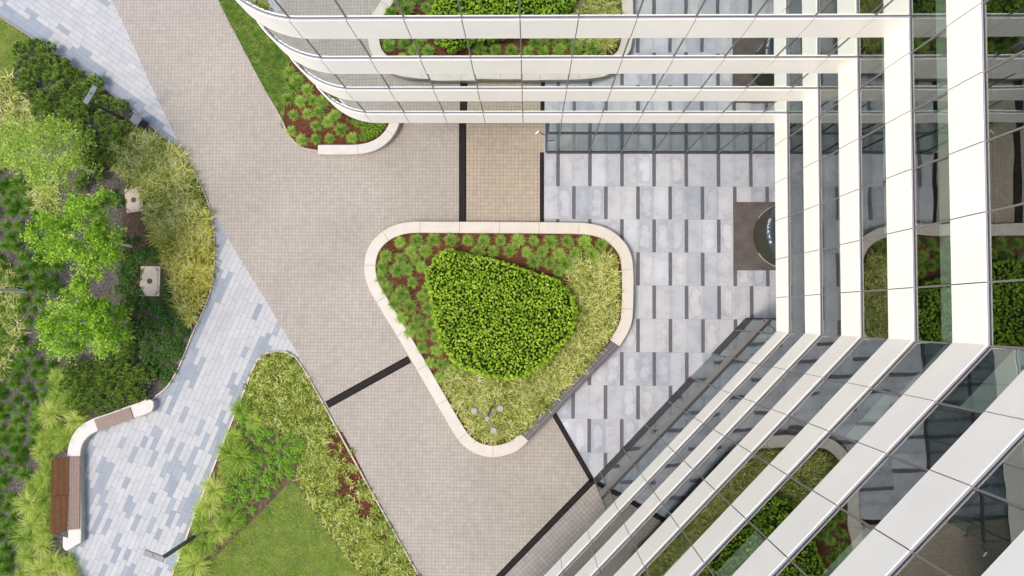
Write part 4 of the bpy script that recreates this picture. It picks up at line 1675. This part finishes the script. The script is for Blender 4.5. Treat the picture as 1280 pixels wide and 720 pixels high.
# dark leafy ground shrubs
SHRUB = []
for j in range(3):
    n = 420
    d_ = unit(rng.normal(0, 1, (n, 3)))
    d_[:, 2] = np.abs(d_[:, 2])
    C = d_ * rng.uniform(0.25, 1.05, (n, 1)) * np.array([0.5, 0.5, 0.38]) * (1 + 0.25 * np.sin(5 * np.arctan2(d_[:, 1], d_[:, 0]) + j))[:, None]
    V, fc, tn, al = leaf_data(C, unit(d_ * .4 + [0, 0, .7] + rng.normal(0, .35, (n, 3))), rng.uniform(.09, .16, n), np.clip(rng.normal(.45, .25, n), 0, 1))
    V, tn, al = V.tolist(), tn.tolist(), al.tolist()
    for q in range(26):
        an, rr2 = 2 * PI * q / 26, random.uniform(0.3, 0.55)
        i0 = len(V)
        V += [(0.012 * math.sin(an), -0.012 * math.cos(an), 0.03), (-0.012 * math.sin(an), 0.012 * math.cos(an), 0.03), (rr2 * math.cos(an), rr2 * math.sin(an), random.uniform(0.08, 0.3))]
        fc.append((i0, i0 + 1, i0 + 2))
        tn += [0.2] * 3
        al += [0.2] * 3
    SHRUB.append((V, fc, tn, al))
SH_D = [mesh_tone('shrub', *s_, 'leaf_dark') for s_ in SHRUB]
SH_F = [mesh_tone('leafy_plant', *s_, 'leaf_fresh') for s_ in SHRUB]
for x, y in scatter([(152, 305), (176, 300), (196, 318), (204, 345), (212, 372), (222, 392), (236, 408), (226, 440), (206, 476), (192, 470), (172, 440), (152, 400), (150, 340)], 9.5, 900, [[(171, 329), (204, 329), (204, 374), (171, 374)]]) + [(150, 250), (140, 240), (158, 332), (172, 318), (158, 350), (165, 366), (206, 352), (210, 366), (198, 382), (180, 380), (164, 385), (215, 385), (225, 400), (232, 412), (222, 425), (210, 405), (186, 400), (172, 412), (195, 432), (212, 440), (186, 445), (202, 452), (178, 432), (226, 438), (168, 440), (192, 462), (205, 468), (160, 395), (170, 342)]:
    p = W(x + random.uniform(-3, 3), y + random.uniform(-3, 3), 0.15)
    near = y < 300
    place('shrub', random.choice(SH_D), (p.x, p.y, 0.03), random.uniform(0, 6.28), random.uniform(0.55, 0.95),
          'low dark green leafy shrub beside the half hidden concrete cover' if near else 'low dark green leafy shrub in brown mulch between the lower tree and the path', 'shrub', 'dark low shrubs ' + ('above' if near else 'near the path'))
for x, y in scatter([(300, 520), (325, 532), (350, 540), (378, 552), (378, 575), (362, 596), (345, 612), (325, 632), (300, 652), (285, 640), (282, 605), (296, 575)], 10.5, 900) + [(322, 538), (336, 542), (348, 550), (330, 556), (342, 566), (358, 560), (352, 578), (368, 574), (326, 572), (362, 590), (318, 590), (332, 600), (344, 606), (312, 606), (302, 612), (322, 618), (306, 626), (298, 634), (294, 600), (338, 588), (376, 562), (372, 548), (360, 545), (310, 580), (288, 620), (350, 592)]:
    p = W(x, y, 0.15)
    place('leafy_plant', random.choice(SH_F), (p.x, p.y, 0.03), random.uniform(0, 6.28), random.uniform(0.4, 0.85), 'small fresh green leafy plant in dark soil above the lower lawn', 'plant', 'leafy plants above the lower lawn')
# mulch patches on the right of the wedge
sheet('soil', [(402, 533), (428, 540), (444, 570), (466, 615), (492, 690), (478, 690), (440, 655), (414, 618), (416, 585), (402, 560)], 0.036, 'mulch_red')
sheet('soil', [(160, 235), (175, 230), (190, 300), (215, 340), (205, 395), (150, 395), (150, 320)], 0.036, 'soil_brown')
# variegated ground cover of the wedge
gone = [[(404, 538), (428, 545), (440, 566), (426, 580), (408, 570)], [(420, 584), (450, 590), (454, 616), (434, 632), (415, 615)], [(442, 616), (468, 626), (476, 650), (446, 650)], [(410, 545), (424, 550), (432, 562), (424, 572), (412, 565)], [(425, 588), (444, 592), (446, 612), (432, 625), (420, 612)], [(446, 622), (462, 628), (468, 645), (450, 645)], [(424, 566), (440, 575), (444, 585), (428, 584)], [(468, 655), (484, 668), (488, 684), (474, 676)]]
GCV = [(345, 443), (358, 444), (368, 450), (376, 462), (398, 502), (438, 574), (478, 646), (522, 724), (545, 770), (500, 790), (455, 718), (428, 684), (402, 650), (382, 616), (372, 590), (384, 570), (380, 545), (362, 540), (345, 535), (325, 528), (306, 508), (304, 495), (312, 476), (318, 464), (324, 453), (333, 446)]
pw = [(p.x, p.y) for p in WP(GCV, 0.1)]
av = [[(p.x, p.y) for p in WP(g, 0.1)] for g in gone]
pts = scatter(pw, 0.16, 22000, av)
me = clump_blades(pts, 20, 0.32, 0.040, (0.2, 1.2), (0.5, 1.5), 0.07, mat='leaf_cover', name='ground_cover', zf=lambda p: 0.03)
extra = []
for a_ in av:
    extra += scatter(a_, 0.8, 600)
pts = pts + extra
me = clump_blades(pts, 20, 0.32, 0.040, (0.2, 1.2), (0.5, 1.5), 0.07, mat='leaf_cover', name='ground_cover', zf=lambda p: 0.03)
place('ground_cover', me, (0, 0, 0), label='yellow green variegated ground cover along the right side of the lower wedge', kind='stuff')


# lawns
def lawn(px, mat, label, dens, L):
    pw = [(p.x, p.y) for p in WP(px)]
    xs, ys = [p[0] for p in pw], [p[1] for p in pw]
    ar = (max(xs) - min(xs)) * (max(ys) - min(ys))
    q = []
    for _ in range(int(ar * dens)):
        x, y = random.uniform(min(xs), max(xs)), random.uniform(min(ys), max(ys))
        if inside(pw, x, y):
            q.append((x, y))
    me = clump_blades(q, 5, L, 0.016, (0.5, 1.5), (0.2, 1.0), 0.05, mat=mat, name='lawn', zf=lambda p: 0.04)
    place('lawn', me, (0, 0, 0), label=label, kind='stuff')


lawn(LAWN_W, 'leaf_lawn', 'short mown lawn in the point of the lower wedge', 75, 0.075)
lawn(TOP_LAWN, 'leaf_lawn_deep', 'deep green lawn strip below the rounded facade', 95, 0.10)
lawn(PATCH_TL, 'leaf_lawn', 'worn grass patch at the upper left corner of the bed', 60, 0.09)
